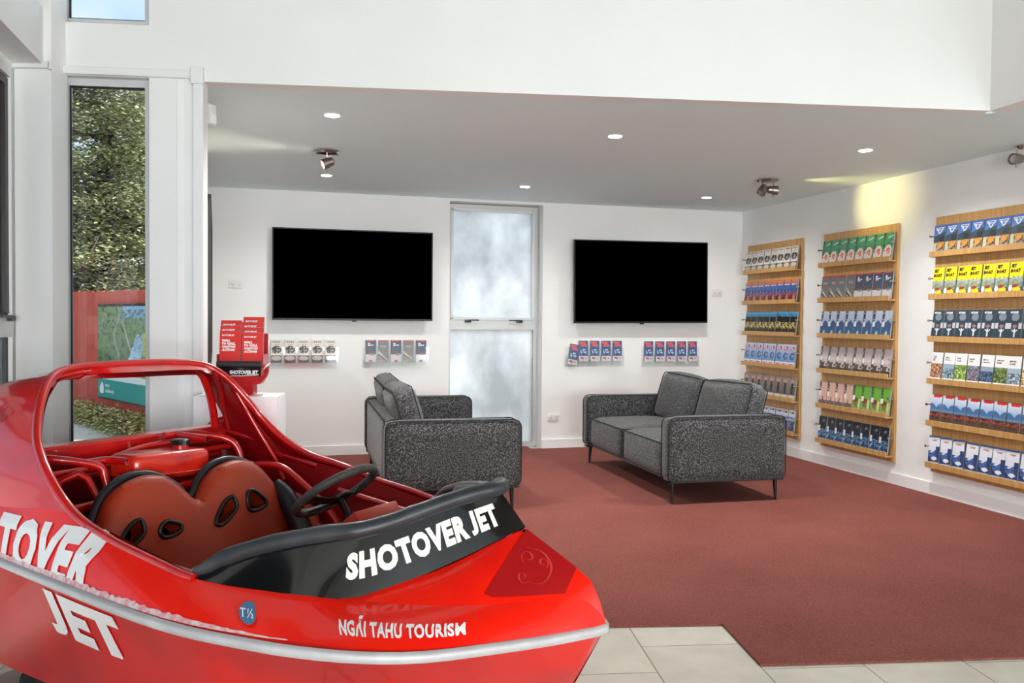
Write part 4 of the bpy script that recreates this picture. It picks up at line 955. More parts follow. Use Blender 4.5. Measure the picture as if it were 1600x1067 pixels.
def aft(p, s):
    """aft edge of the sail for a point of the front edge"""
    k = max(0, min(1, (p.z - .62) / .49)); t1 = T_END if s < 0 or p.z < .80 else -2.19 - .17 * max(0, 1 - (p.z - .80) / .06)
    if s < 0: t1 = -2.19 + (T_END + 2.19) * sst(p.y / .36)
    dz = -.10 * k ** 3 * (1 if s < 0 else 1)
    return Vector((t1 + .13 * k ** 6 * (1 if p.y < .35 else .2), p.y + .05 * k * (1 if p.y > .3 else p.y / .3), p.z + dz * (.7 if p.y < .3 else 1) * (.45 if p.z > 1.0 else 1)))
for s, E_ in ((-1, EN), (1, EF)):
    bm = bmesh.new(); rows = []
    for p in E_:
        q = aft(p, s)
        base_t = max(q.x, T_END)
        row = []
        for j in range(7):
            v = j / 6; a = p.lerp(Vector((base_t, q.y, q.z)), v)
            if a.y > .3: a.y += .02 * math.sin(math.pi * v)
            row.append(bp(a.x, s * a.y, a.z))
        rows.append(row)
    V = sheet(bm, rows)
    finish('side_sail', bm, MT['red_side'], boat, 40)
    # inner skin, slightly inboard
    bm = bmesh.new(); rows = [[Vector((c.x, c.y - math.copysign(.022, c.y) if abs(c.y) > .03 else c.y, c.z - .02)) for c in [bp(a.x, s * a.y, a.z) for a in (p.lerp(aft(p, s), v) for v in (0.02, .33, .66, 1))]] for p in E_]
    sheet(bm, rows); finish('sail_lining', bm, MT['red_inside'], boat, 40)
    # rounded edge tube
    bm = bmesh.new(); tube(bm, [bp(p.x, s * p.y, p.z) for p in E_[4:]], .015, 10); finish('edge_tube', bm, MT['red_tube'], boat, 50)
# gunwale edge tube forward of the sail
for s in (-1, 1):
    E0 = (EN if s < 0 else EF)[5]
    pts = [bp(t, s * interp(UPY, t), interp(UPZ, t)) for t in [-1.0 - .05 * i for i in range(8)]] + [bp(E0.x, s * E0.y, E0.z)]
    bm = bmesh.new(); tube(bm, pts, .013, 8); finish('gunwale_tube', bm, MT['red_tube'], boat, 50)
# hoop legs inside the sails, down to the rear deck beam
for s in (-1, 1):
    pts = smoothpath([bp(-2.14, s * .22, 1.085), bp(-2.145, s * .33, 1.06), bp(-2.155, s * .385, .99), bp(-2.17, s * .425, .90), bp(-2.185, s * .455, .79)], 5)
    bm = bmesh.new(); tube(bm, pts, .017, 10); finish('hoop_leg', bm, MT['red_tube'], boat, 50)
    pts = smoothpath([bp(-2.08, s * .36, 1.06), bp(-2.09, s * .405, .98), bp(-2.12, s * .45, .88), bp(-2.13, s * .485, .79)], 4)
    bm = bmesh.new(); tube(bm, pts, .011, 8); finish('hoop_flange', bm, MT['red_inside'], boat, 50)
# rear deck beam
bm = bmesh.new()
box(bm, bp(-2.25, -.50, .785), bp(-2.175, .50, .800), .003, 1); box(bm, bp(-2.185, -.50, .735), bp(-2.165, .50, .795), .003, 1)
finish('rear_beam', bm, MT['red_tube'], boat)
bm = bmesh.new(); box(bm, bp(-2.27, -.55, .10), bp(-2.255, .55, .79)); finish('rear_bulkhead', bm, MT['red_inside'], boat)
# ---- cockpit lining
bm = bmesh.new()
def inner_gy(t): return interp([(-2.27, .57), (-1.0, .575), (-.80, .49), (-.60, .36), (-.38, .03)], t)
def inner_gz(t): return interp([(-2.27, .70), (-1.9, .69), (-1.525, .648), (-1.0, .557), (-.80, .545), (-.6, .56), (-.38, .64)], t)
tt = [-2.26 + .06 * i for i in range(32)]; tt = [t for t in tt if t < -.37]
for s in (-1, 1):
    sheet(bm, [[bp(t, s * inner_gy(t), inner_gz(t)), bp(t, s * (inner_gy(t) - .015), .45), bp(t, s * max(inner_gy(t) - .07, .01), .20), bp(t, s * max(inner_gy(t) - .12, .005), .12), bp(t, 0, .10)] for t in tt])
bmesh.ops.remove_doubles(bm, verts=bm.verts[:], dist=0.0008)
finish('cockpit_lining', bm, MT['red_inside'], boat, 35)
def btube(name, pts, r=.012, m='red_tube', n=5, parent=boat, seg=8):
    P = smoothpath([bp(*p) for p in pts], n) if n else [bp(*p) for p in pts]
    bm = bmesh.new(); tube(bm, P, r, seg); return finish(name, bm, MT[m], parent, 50)
# stringers and braces along the far inner side
btube('side_stringer', [(-2.23, .515, .772), (-2.0, .55, .742)], .012, n=0)
btube('side_stringer', [(-1.90, .565, .690), (-1.66, .575, .648)], .012, n=0)
btube('side_stringer', [(-1.50, .54, .565), (-1.02, .50, .520), (-.80, .44, .50)], .013, n=0)
btube('side_stringer', [(-1.50, -.54, .565), (-1.02, -.50, .520)], .013, n=0)
btube('side_brace', [(-2.05, .415, 1.03), (-1.96, .50, .80), (-1.90, .555, .66), (-1.84, .55, .57)], .010, n=0)
btube('side_brace', [(-1.06, .53, .54), (-1.06, .50, .42)], .012, n=0)
btube('seat_hoop', [(-2.02, .36, .60), (-1.93, .43, .645), (-1.80, .475, .650), (-1.68, .48, .60), (-1.52, .48, .50), (-1.42, .47, .42)], .015)
btube('seat_hoop', [(-1.88, .42, .53), (-1.78, .45, .545), (-1.66, .46, .50), (-1.52, .45, .42), (-1.40, .43, .34)], .014)
btube('seat_stay', [(-1.72, .455, .53), (-1.69, .44, .18)], .012, n=0)
btube('seat_stay', [(-1.36, .46, .46), (-1.35, .45, .30)], .012, n=0)
# rear cage around the tank
btube('cage_tube', [(-2.16, -.40, .755), (-2.06, -.40, .775), (-2.00, -.25, .735), (-1.985, -.225, .69), (-1.97, -.22, .62)], .015)
btube('cage_tube', [(-2.10, -.43, .62), (-2.03, -.30, .71), (-1.97, -.26, .61)], .013, n=3)
btube('cage_tube', [(-1.90, -.50, .605), (-1.90, -.1, .62), (-1.90, .45, .63)], .015, n=0)
btube('cage_tube', [(-2.12, -.48, .70), (-2.12, .48, .71)], .013, n=0)
btube('cage_tube', [(-2.20, -.48, .66), (-2.20, .48, .67)], .013, n=0)
btube('cage_tube', [(-2.03, -.30, .745), (-2.03, -.19, .745), (-1.93, -.165, .745)], .014, n=3)
btube('cage_tube', [(-2.10, .12, .80), (-2.08, .25, .795), (-1.99, .35, .77), (-1.95, .385, .72), (-1.93, .39, .62)], .015)
btube('cage_tube', [(-2.07, .17, .80), (-1.93, .20, .79)], .014, n=0)
btube('cage_tube', [(-2.05, -.24, .72), (-2.10, 0, .76), (-2.07, .2, .775)], .012)
btube('cage_tube', [(-2.17, 0.0, .78), (-2.14, 0.0, .70)], .010, n=0)
# black discs over the capped pipe ends, painting in the dark hollow
for (t, y, z) in ((-1.93, -.165, .745), (-1.93, .20, .79)):
    bm = bmesh.new(); c = bp(t, y, z); lathe(bm, [(0, .0), (.010, .0)], 14, Matrix.Translation(c + Vector((.0008, 0, 0))) @ Matrix.Rotation(math.pi / 2, 4, 'Y')); finish('pipe_mouth_dark', bm, MT['black_plastic'], boat)
# tank
bm = bmesh.new(); Mt2 = Matrix.Translation(bp(-1.975, .005, .735)) @ Matrix.Rotation(math.radians(-2), 4, 'X')
box(bm, (-.075, -.165, -.075), (.085, .175, .028), .030, 4, Mt2); box(bm, (-.09, -.185, -.052), (.105, .195, -.046), .002, 1, Mt2)
tank = finish('fuel_tank', bm, MT['red_tank'], boat, 40)
bm = bmesh.new(); c = Mt2 @ Vector((0.01, .085, .030)); lathe(bm, [(.028, -.01), (.028, .012), (.0, .012)], 20, Matrix.Translation(c)); neck = finish('filler_neck', bm, MT['red_tank'], tank, 40)
bm = bmesh.new(); prof = [(.0, .034), (.026, .034), (.034, .030), (.034, .012), (.0, .012)]; lathe(bm, prof, 24, Matrix.Translation(c))
for v in bm.verts:
    d = v.co - c; a = math.atan2(d.y, d.x)
    if math.hypot(d.x, d.y) > .03: sc = 1 + .06 * (1 if math.cos(a * 8) > 0 else -1); v.co.x = c.x + d.x * sc; v.co.y = c.y + d.y * sc
finish('filler_cap', bm, MT['black_plastic'], tank, 25)
# hoses and engine block seen behind the seats
btube('hose', [(-1.93, -.20, .70), (-1.88, -.13, .66), (-1.86, -.08, .60)], .006, 'black_plastic')
btube('hose', [(-1.86, -.46, .50), (-1.84, -.38, .55), (-1.86, -.28, .54), (-1.84, -.2, .46)], .009, 'black_plastic')
btube('hose', [(-1.88, -.42, .47), (-1.82, -.36, .52), (-1.84, -.30, .42)], .007, 'black_plastic')
bm = bmesh.new(); box(bm, bp(-2.08, -.22, .12), bp(-1.80, .22, .50), .02); box(bm, bp(-2.02, -.30, .30), bp(-1.86, .30, .46), .015); finish('engine_block', bm, MT['black_metal'], boat, 40)
# ---- seats
def hole(cx, cy, kind, mir):
    if kind == 'slot': pts = [(-.055, -.05), (-.045, -.025), (.0, .022), (.04, .035), (.05, .01), (.045, -.015), (.0, -.045), (-.035, -.058)]
    elif kind == 'tri': pts = [(-.04, .035), (-.01, .042), (.04, .0), (.045, -.022), (.0, -.035), (-.04, -.03), (-.048, .0)]
    else: pts = [(-.042, .0), (-.03, .022), (.0, .028), (.045, .008), (.04, -.014), (0, -.024), (-.032, -.02)]
    return smoothpath([(cx + x * mir, cy + y, 0) for x, y in pts], 3, True)
HOLES = [hole(-.305, -.045, 'slot', 1), hole(-.155, -.065, 'oval', 1), hole(.095, -.035, 'slot', 1), hole(.245, -.035, 'tri', 1)]
tilt = math.radians(20)  # top leans aft
Ux = Vector((0, 1, 0)); Uy = Vector((-math.sin(tilt), 0, math.cos(tilt))); Uz = Ux.cross(Uy)
Ms = Matrix(((Ux.x, Uy.x, Uz.x, 0), (Ux.y, Uy.y, Uz.y, 0), (Ux.z, Uy.z, Uz.z, 0), (0, 0, 0, 1))); Ms.translation = bp(-1.755, 0.0, .565)
from mathutils.geometry import delaunay_2d_cdt
def inpoly(x, y, P):
    c = False; j = len(P) - 1
    for i in range(len(P)):
        if (P[i][1] > y) != (P[j][1] > y) and x < (P[j][0] - P[i][0]) * (y - P[i][1]) / (P[j][1] - P[i][1]) + P[i][0]: c = not c
        j = i
    return c
OUTL = [(p.x, p.y) for p in smoothpath([(x, y, 0) for x, y in [(-.40, -.42), (-.405, -.2), (-.405, -.06), (-.375, .02), (-.33, .085), (-.27, .125), (-.20, .14), (-.13, .128), (-.07, .09), (-.03, .045), (0, .02), (.03, .045), (.07, .09), (.13, .128), (.20, .14), (.27, .125), (.33, .085), (.375, .02), (.40, -.06), (.40, -.2), (.39, -.42)]], 3, True)]
HP = [[(p.x, p.y) for p in h] for h in HOLES]
pts = [Vector(p) for p in OUTL]; edges = [(i, (i + 1) % len(OUTL)) for i in range(len(OUTL))]
for h in HP:
    o_ = len(pts); pts += [Vector(p) for p in h]; edges += [(o_ + i, o_ + (i + 1) % len(h)) for i in range(len(h))]
for i in range(-20, 21):
    for j in range(-21, 8):
        x, y = i * .02, j * .02
        if inpoly(x, y, OUTL) and not any(inpoly(x, y, h) for h in HP) and min((x - a) ** 2 + (y - b) ** 2 for a, b in [tuple(p) for p in pts[:0]] + OUTL + sum(HP, [])) > .00012: pts.append(Vector((x, y)))
vo, eo, fo, _, _, _ = delaunay_2d_cdt(pts, edges, [], 0, 1e-5)
BND = np.array(OUTL)
def seat_z(x, y):
    d = math.sqrt(((BND - (x, y)) ** 2).sum(1).min()); e = min(1, d / .035)
    hd = .014 * math.exp(-((abs(x) - .20) ** 2 / .012 + (y - .05) ** 2 / .02)); low = .022 * (1 - math.cos(2 * math.pi * min(abs(x), .4) / .4)) * max(0, min(1, (-.02 - y) / .2)) * -.5
    return .018 + .026 * math.sqrt(max(0, 1 - (1 - e) ** 2)) + hd + low
bm = bmesh.new(); fr_ = []; bk_ = []
for v in vo:
    fr_.append(bm.verts.new(Ms @ Vector((v.x * .985, v.y, seat_z(v.x, v.y))))); bk_.append(bm.verts.new(Ms @ Vector((v.x * .985, v.y, -.03))))
from collections import Counter
ec = Counter()
for f in fo:
    cx = sum(vo[i].x for i in f) / len(f); cy = sum(vo[i].y for i in f) / len(f)
    if not inpoly(cx, cy, OUTL) or any(inpoly(cx, cy, h) for h in HP): continue
    bm.faces.new([fr_[i] for i in f]); bm.faces.new([bk_[i] for i in f][::-1])
    for a, b in zip(f, list(f[1:]) + [f[0]]): ec[tuple(sorted((a, b)))] += 1
for (a, b), n_ in ec.items():
    if n_ == 1: bm.faces.new((fr_[a], fr_[b], bk_[b], bk_[a]))
bmesh.ops.delete(bm, geom=[v for v in bm.verts if not v.link_faces], context='VERTS')
seat = finish('seat_back', bm, MT['leather_orange'], boat, 50)
for h in HOLES:
    bm = bmesh.new(); tube(bm, [Ms @ Vector((p.x * .985, p.y, seat_z(p.x, p.y) + .001)) for p in h], .008, 8, closed=True); finish('hole_rim', bm, MT['black_plastic'], seat, 60)
bm = bmesh.new(); edge = smoothpath([Vector((x, y, 0)) for x, y in [(-.42, -.30), (-.425, -.06), (-.39, .035), (-.34, .105), (-.27, .148), (-.20, .162), (-.12, .148), (-.05, .10), (0, .045), (.05, .10), (.12, .148), (.20, .162), (.27, .148), (.34, .105), (.39, .035), (.425, -.06), (.42, -.30)]], 4)
tube(bm, [Ms @ (p * .985 + Vector((0, -.006, -.018))) for p in edge], .014, 8, flat=1.0); finish('seat_piping', bm, MT['leather_black'], seat, 60)
# side bolsters
for s in (-1, 1):
    bm = bmesh.new(); P = smoothpath([Ms @ Vector((s * x, y - (.13 if s < 0 else 0), z)) for x, y, z in ((.375, .02, .03), (.385, -.05, .06), (.385, -.15, .09), (.38, -.28, .11), (.37, -.40, .12))], 4)
    tube(bm, P, .04, 12, rads=[.02 + .022 * min(1, i / 5) for i in range(len(P))]); finish('bolster', bm, MT['leather_black'], seat, 60)
    bm = bmesh.new(); P = smoothpath([Ms @ Vector((s * x, y - (.13 if s < 0 else 0), z)) for x, y, z in ((.41, -.05, .085), (.425, -.12, .12), (.42, -.21, .14), (.41, -.30, .14))], 4)
    tube(bm, P, .02, 10, rads=[.012 + .012 * math.sin(math.pi * i / (len(P) - 1)) for i in range(len(P))]); finish('bolster_panel', bm, MT['leather_orange'], seat, 60)
bm = bmesh.new(); cushion(bm, bp(-1.66, -.38, .13), bp(-1.20, .38, .26), .02, 8, corner=.04); finish('seat_base', bm, MT['leather_orange'], boat, 60)
# ---- steering wheel, column and its box
wheel_c = bp(-1.205, .20, .652); be = math.radians(37)
q = Vector((math.cos(be), 0, math.sin(be))); lx = Vector((0, 1, 0)); nn = Vector((-math.sin(be), 0, math.cos(be)))
MWh = Matrix(((lx.x, q.x, nn.x, 0), (lx.y, q.y, nn.y, 0), (lx.z, q.z, nn.z, 0), (0, 0, 0, 1))); MWh.translation = wheel_c
bm = bmesh.new(); tube(bm, [MWh @ Vector((.150 * math.cos(a), .150 * math.sin(a), 0)) for a in [2 * math.pi * i / 48 for i in range(48)]], .0155, 12, closed=True)
sw = finish('steering_wheel', bm, MT['wheel_grey'], boat, 60)
bm = bmesh.new()
for a in (math.radians(90 + 180), math.radians(-5), math.radians(185)):
    d = Vector((math.cos(a), math.sin(a), 0)); n_ = Vector((-d.y, d.x, 0)); vs = []
    for (r_, w_, z_) in ((.02, .028, -.030), (.06, .022, -.028), (.105, .024, -.012), (.148, .040, -.002)):
        for k in (-1, 1):
            for dz in (0, .004): vs.append(bm.verts.new(MWh @ (d * r_ + n_ * w_ * k + Vector((0, 0, z_ + dz)))))
    for i in range(3):
        o_ = i * 4; a_, b_, c_, d_, e_, f_, g_, h_ = vs[o_:o_ + 8]
        for qd in ((a_, c_, g_, e_), (b_, f_, h_, d_), (a_, e_, f_, b_), (c_, d_, h_, g_)): bm.faces.new(qd)
lathe(bm, [(0, -.034), (.042, -.034), (.044, -.028), (.040, -.022), (0, -.022)], 24, MWh)
finish('wheel_spokes', bm, MT['black_metal'], sw, 40)
bm = bmesh.new(); base = wheel_c + nn * -.125
tube(bm, [wheel_c + nn * -.03, base], .0125, 12); tube(bm, [base + nn * .03, base], .02, 8); tube(bm, [base + nn * .008, base - nn * .004], .034, 6)
finish('steering_column', bm, MT['black_metal'], boat, 35)
bm = bmesh.new(); Mb = MWh.copy(); Mb.translation = base - nn * .02
box(bm, (-.10, -.07, -.04), (.12, .12, .014), .006, 2, Mb); finish('steering_box', bm, MT['red_box'], boat, 40)
bm = bmesh.new(); Mb2 = Mb @ Matrix.Translation((.075, .06, .02)); box(bm, (-.035, -.02, -.008), (.045, .02, .004), .003, 1, Mb2); lathe(bm, [(0, .012), (.009, .012), (.009, .0), (0, 0)], 10, Mb2); finish('throttle_bracket', bm, MT['black_metal'], boat)
btube('box_support', [(-1.10, .02, .30), (-1.06, .05, .50)], .014, n=0); btube('box_support', [(-1.10, .42, .30), (-1.06, .36, .52)], .014, n=0)
# ---- lettering and decals
def side_pt(t, z, off=.004): return bp(t, outer(t, z) - off, z)
def side_text(name, s, t0, t1, z0, cap, m, slope=0.0, sub=1, **kw):
    def f(x, y):
        z = z0 + cap * y + slope * x; return side_pt(t0 + (t1 - t0) * x, z)
    return textobj(name, s, f, MT[m], boat, sub, **kw)
side_text('side_lettering', 'SHOTOVER', -2.27, -1.345, .478, .165, 'letter_white', sub=3, bold=.06, width=.80, space=1.12)
side_text('side_lettering', 'JET', -1.655, -1.225, .285, .165, 'letter_white', slope=-.01, sub=3, bold=.06, width=.85, space=1.12)
def shelf(t, v, off=.0035):
    P = sec(t, -1)[3:]; x = v * (len(P) - 1); i = min(int(x), len(P) - 2); f = x - i
    y = P[i][0] * (1 - f) + P[i + 1][0] * f; z = P[i][1] * (1 - f) + P[i + 1][1] * f; return bp(t, y - off * .8, z + off * .6)
textobj('shelf_lettering', 'NG\u0100I TAHU TOURISM', lambda x, y: shelf(-.492 + .258 * x - (.044 - .026 * x) * y, .46 + .25 * y), MT['letter_white'], boat, 1, bold=.04, width=.8, space=1.1)
textobj('coaming_lettering', 'SHOTOVER JET', lambda x, y: coam(.470 + .455 * x, .27 - .02 * x + (.40 + .06 * x) * y, -1, .004), MT['letter_grey'], boat, 3, bold=.062, width=.82, space=1.12)
# round sticker
bm = bmesh.new(); c = []
for i in range(28):
    a = 2 * math.pi * i / 28; c.append(bm.verts.new(shelf(-.745 + .024 * math.cos(a) - .03 * math.sin(a), .60 + .20 * math.sin(a), .009)))
bm.faces.new(c); sk = finish('round_sticker', bm, MT['sticker_blue'], boat)
textobj('sticker_lettering', 'T\u00bd', lambda x, y: shelf(-.752 + .038 * x - .024 * y, .52 + .17 * y, .0125), MT['letter_white'], sk, 0, bold=.012, width=.95, space=1.15)
# curling line ornaments (koru-like scrolls) on the sail and the foredeck
def scroll(cx, cy, r0, turns, a0, dirn, n=26): return [(cx + r0 * (1 - .75 * i / n) * math.cos(a0 + dirn * turns * 2 * math.pi * i / n), cy + r0 * (1 - .75 * i / n) * math.sin(a0 + dirn * turns * 2 * math.pi * i / n)) for i in range(n + 1)]
def sail_pt(t, z, off=.005):
    best = min(range(len(EN)), key=lambda i: abs(EN[i].z - z)); i = max(1, min(len(EN) - 1, best if EN[best].z >= z else best + 1))
    k = (z - EN[i - 1].z) / (EN[i].z - EN[i - 1].z + 1e-9); p = EN[i - 1].lerp(EN[i], max(0, min(1, k))); q = aft(p, -1)
    v = max(0, min(1, (t - p.x) / (q.x - p.x))); a = p.lerp(q, v); y = a.y + (.02 * math.sin(math.pi * v) if a.y > .3 else 0)
    return bp(t, -(y + off), a.z)
def line_strip(bm, P, wd):
    V = []
    for i, p in enumerate(P):
        d = (P[min(i + 1, len(P) - 1)] - P[max(i - 1, 0)]).normalized(); n_ = d.cross(Vector((0, 1, 0.25))).normalized(); ww = wd * (.35 + .65 * math.sin(math.pi * (i + .5) / len(P)))
        V.append((bm.verts.new(p - n_ * ww), bm.verts.new(p + n_ * ww)))
    for a, b in zip(V, V[1:]): bm.faces.new((a[0], a[1], b[1], b[0]))
bm = bmesh.new()
stemc = smoothpath([(-2.115, .99, 0), (-2.15, .93, 0), (-2.14, .85, 0), (-2.08, .76, 0), (-2.03, .725, 0)], 6)
line_strip(bm, [sail_pt(p.x, p.y) for p in stemc], .003)
for (cx, cy, r, a0, dr) in ((-2.10, .955, .03, 1.6, -1), (-2.165, .905, .024, 1.2, 1), (-2.10, .85, .024, 3.4, 1), (-2.005, .76, .03, -1.2, 1), (-2.075, .715, .026, -.6, -1)):
    line_strip(bm, [sail_pt(a, b) for a, b in scroll(cx, cy, r, 1.1, a0, dr)], .0026)
finish('scroll_ornament', bm, MT['tattoo_red'], boat)
def deck_pt(t, y, off=.004):
    uy, uz = interp(UPY, t), interp(UPZ, t); iz = interp(RIDGEZ, t) if t > -.269 else interp(FOOTZ, t); k = 1 - y / max(uy, .01)
    return bp(t, -y, uz + (iz - uz) * (max(k, 0) ** .9) + off)
bm = bmesh.new(); rows = []
for i in range(9):
    t = -.262 + .168 * i / 8; wmax = interp(UPY, t) * .93; rows.append([deck_pt(t, wmax * (1 - j / 6) * (1 if i else .96) + .0, .0025) for j in range(7)])
sheet(bm, rows); finish('deck_film', bm, mat('film_dark_red', rgb(168, 16, 20), .25, coat=.8), boat, 40)
bm = bmesh.new()
def dstrip(P, wd):
    V = []
    for i, p in enumerate(P):
        d = (P[min(i + 1, len(P) - 1)] - P[max(i - 1, 0)]).normalized(); n_ = d.cross(Vector((0, 0, 1))).normalized(); ww = wd * (.35 + .65 * math.sin(math.pi * (i + .5) / len(P)))
        V.append((bm.verts.new(p - n_ * ww), bm.verts.new(p + n_ * ww)))
    for a, b in zip(V, V[1:]): bm.faces.new((a[0], a[1], b[1], b[0]))
dstrip([deck_pt(p.x, p.y) for p in smoothpath([(-.235, .05, 0), (-.19, .03, 0), (-.15, .05, 0), (-.15, .10, 0), (-.19, .135, 0)], 6)], .003)
for (cx, cy, r, a0, dr) in ((-.215, .07, .022, 1.6, 1), (-.175, .055, .016, .2, -1), (-.20, .125, .018, 0, 1)):
    dstrip([deck_pt(a, max(b, .004)) for a, b in scroll(cx, cy, r, 1.0, a0, dr)], .0024)
finish('scroll_ornament', bm, MT['tattoo_light'], boat)

# ---- cradle and wheels that carry the hull
cr = empty('boat_trolley', (0.2577, 2.2325, 0), -BTH, 'black trolley with rubber tyres carrying the red boat', 'trolley')
zk = CAMH - (CAMH + .03) * KS
bm = bmesh.new()
box(bm, (-2.05, -.05, .03), (-.62, .05, zk - .004), .004, 1)
for t in (-1.75, -.85): box(bm, (t * KS - .04, -.36, .03), (t * KS + .04, .36, zk - .004), .004, 1)
finish('frame', bm, MT['black_metal'], cr)
for t in (-1.95,):
    for s in (-1, 1):
        bm = bmesh.new(); M_ = Matrix.Translation((t * KS, s * .47, .072)) @ Matrix.Rotation(math.pi / 2, 4, 'X'); lathe(bm, [(.03, -.03), (.06, -.034), (.070, -.022), (.072, 0), (.070, .022), (.06, .034), (.03, .03)], 28, M_); wh = finish('tyre', bm, MT['rubber'], cr, 40)
        bm = bmesh.new(); lathe(bm, [(0, -.02), (.032, -.026), (.032, .026), (0, .02)], 20, M_); finish('rim', bm, MT['brushed'], wh, 40)
bm = bmesh.new(); tube(bm, [(-1.95 * KS, -.47, .072), (-1.95 * KS, -.36, .060), (-1.95 * KS, .36, .060), (-1.95 * KS, .47, .072)], .010, 8); finish('axle', bm, MT['black_metal'], cr)

# ------------------------------------------------------------------ white plinth with the boat-shaped brochure stand
PX0, PX1, PYF, PH = -1.518, -1.125, 4.02, .922
Mp = Matrix.Translation((PX0, PYF, 0)) @ rot2(math.radians(4.0))
pl = boxobj('plinth', (0, 0, 0), (PX1 - PX0, .215, PH), MT['plinth_white'], None, .003); pl.matrix_world = Mp
tag(pl, 'white square plinth beside the white post, under the small red brochure stand', 'plinth')
stand = empty('brochure_stand', (0, 0, 0), 0, 'small red boat-shaped brochure stand on the white plinth', 'brochure stand')
stand.matrix_world = Mp @ Matrix.Translation((.215, .115, PH))
bm = bmesh.new(); box(bm, (-.115, -.05, 0.0005), (.05, .04, .062), .002, 1); finish('pedestal', bm, MT['red_plastic'], stand)
bm = bmesh.new()
# little hull: blunt bow towards the right, flared sides
hs = []
for (x, hw, zb, zt_) in ((-.13, .055, .055, .10), (.0, .075, .045, .095), (.08, .07, .055, .10), (.105, .04, .09, .135), (.115, .010, .12, .15)):
    hs.append([Vector((x, -hw, zt_)), Vector((x, -hw * .6, zb)), Vector((x, hw * .6, zb)), Vector((x, hw, zt_)), Vector((x, 0, zt_ + .0))])
V = [[bm.verts.new(p) for p in r] for r in hs]
for a, b in zip(V, V[1:]):
    for k in range(5): bm.faces.new((a[k], a[(k + 1) % 5], b[(k + 1) % 5], b[k]))
bm.faces.new(V[0]); bm.faces.new(V[-1][::-1])
finish('stand_hull', bm, MT['red_plastic'], stand, 30)
bm = bmesh.new(); tube(bm, [(-.13, -.058, .10), (.0, -.078, .097), (.08, -.073, .102), (.108, -.042, .137), (.118, 0, .152)], .004, 6); finish('stand_rail', bm, MT['rail_silver'], stand)
bm = bmesh.new(); box(bm, (-.118, -.074, .094), (.095, -.062, .138), .003, 1); cb = finish('stand_coaming', bm, MT['coaming_black'], stand)
bm = bmesh.new(); tube(bm, [(-.118, -.066, .152), (.095, -.066, .152)], .015, 8); finish('stand_pad', bm, MT['pad_vinyl'], stand, 50)
textobj('stand_lettering', 'SHOTOVER JET', lambda x, y: Vector((-.055 + .135 * x, -.0755, .105 + .018 * y)), MT['letter_white'], cb, 0, bold=.05, width=.85)
for s_ in (-.118, .098):
    bm = bmesh.new(); box(bm, (s_ - .003, -.060, .10), (s_ + .003, .075, .20), .001, 1); finish('stand_side', bm, MT['red_plastic'], stand)
boxobj('stand_back', (-.115, .072, .10), (.095, .078, .30), MT['red_plastic'], stand)
def card(x, y, z, lean, label, front):
    M = stand.matrix_world @ Matrix.Translation((x, y, z)) @ Matrix.Rotation(-lean, 4, 'X')
    tx = [('SHOTOVER JET', -.040, .186, .0085, 3, .74, .05)] + ([('WALL', -.040, .158, .0125, 3, .85, .08, .15), ('TO WALL', -.040, .143, .0125, 3, .85, .08, .15), ('CANYON', -.040, .128, .0125, 3, .85, .08, .15), ('ACTION!', -.040, .113, .0125, 3, .85, .08, .15)])
    me = brochure_mesh('shotover_red', .102, .212, .004, tx)
    o = bpy.data.objects.new('brochure', me); COL.objects.link(o); o.matrix_world = M; tag(o, label, 'brochure', 'red brochures in the boat-shaped stand')
for c_, (x, nm) in enumerate(((-.066, 'left'), (.040, 'right'))):
    dz = 0 if c_ == 0 else -.008
    for k in range(4 if c_ else 3):
        q_ = ['front', 'second', 'third', 'rearmost'][k] if c_ else ['front', 'second', 'rearmost'][k]
        card(x + (-.008 if c_ and k > 1 else .004 * (1 - k)), -.046 + k * .026, .102 + dz + k * .0255, math.radians(5), 'red brochure, %s of the %s pile in the boat-shaped stand' % (q_, nm), k == 0)
#@@OUTSIDE
# ------------------------------------------------------------------ outdoors, seen through the left windows
gr = raw('ground', [(-40, -20, -.02), (-3.2, -20, -.02), (-2.5, 4.3, -.02), (-3.2, 8, -.02), (-4.5, 12, -.02), (20, 40, -.02), (-40, 40, -.02)], [(0, 1, 2, 3, 4, 5, 6)], MT['asphalt']); gr['kind'] = 'structure'
# red board fence
FA, FB = Vector((-3.40, 8.80, 0)), Vector((-15.6, 21.5, 0)); fd = (FB - FA); fl_ = fd.length; fa = math.atan2(fd.y, fd.x)
fence = empty('board_fence', FA, fa, 'weathered red board fence across the yard outside the tall window', 'fence')
bm = bmesh.new(); x = 0; rs = random.Random(5)
while x < fl_:
    wd_ = .19; box(bm, (x, -.012 + rs.uniform(0, .006), -.05), (x + wd_ - .008, .012, 1.60 + rs.uniform(-.008, .008) + .006 * x)); x += wd_
finish('boards', bm, MT['fence_red'], fence)
bm = bmesh.new(); box(bm, (0, -.06, .4), (fl_, -.015, .5)); box(bm, (0, -.06, 1.3), (fl_, -.015, 1.4)); finish('rails', bm, MT['fence_red'], fence)
x = 0.2
while x < fl_:
    boxobj('post', (x, -.15, -.05), (x + .09, -.06, 1.5), MT['fence_red'], fence); x += 2.4
# poster board on the fence (the photograph side faces the window: local +y)
u0 = 2.55; PW, PHt = 1.72, 1.12
bb = empty('poster_board', (0, 0, 0), 0, 'travel poster of a forest river with a teal strip, fixed to the red fence', 'poster')
bb.matrix_world = Matrix.Translation(FA + fd.normalized() * u0) @ rot2(fa + math.pi) @ Matrix.Translation((0, -.03, .30))
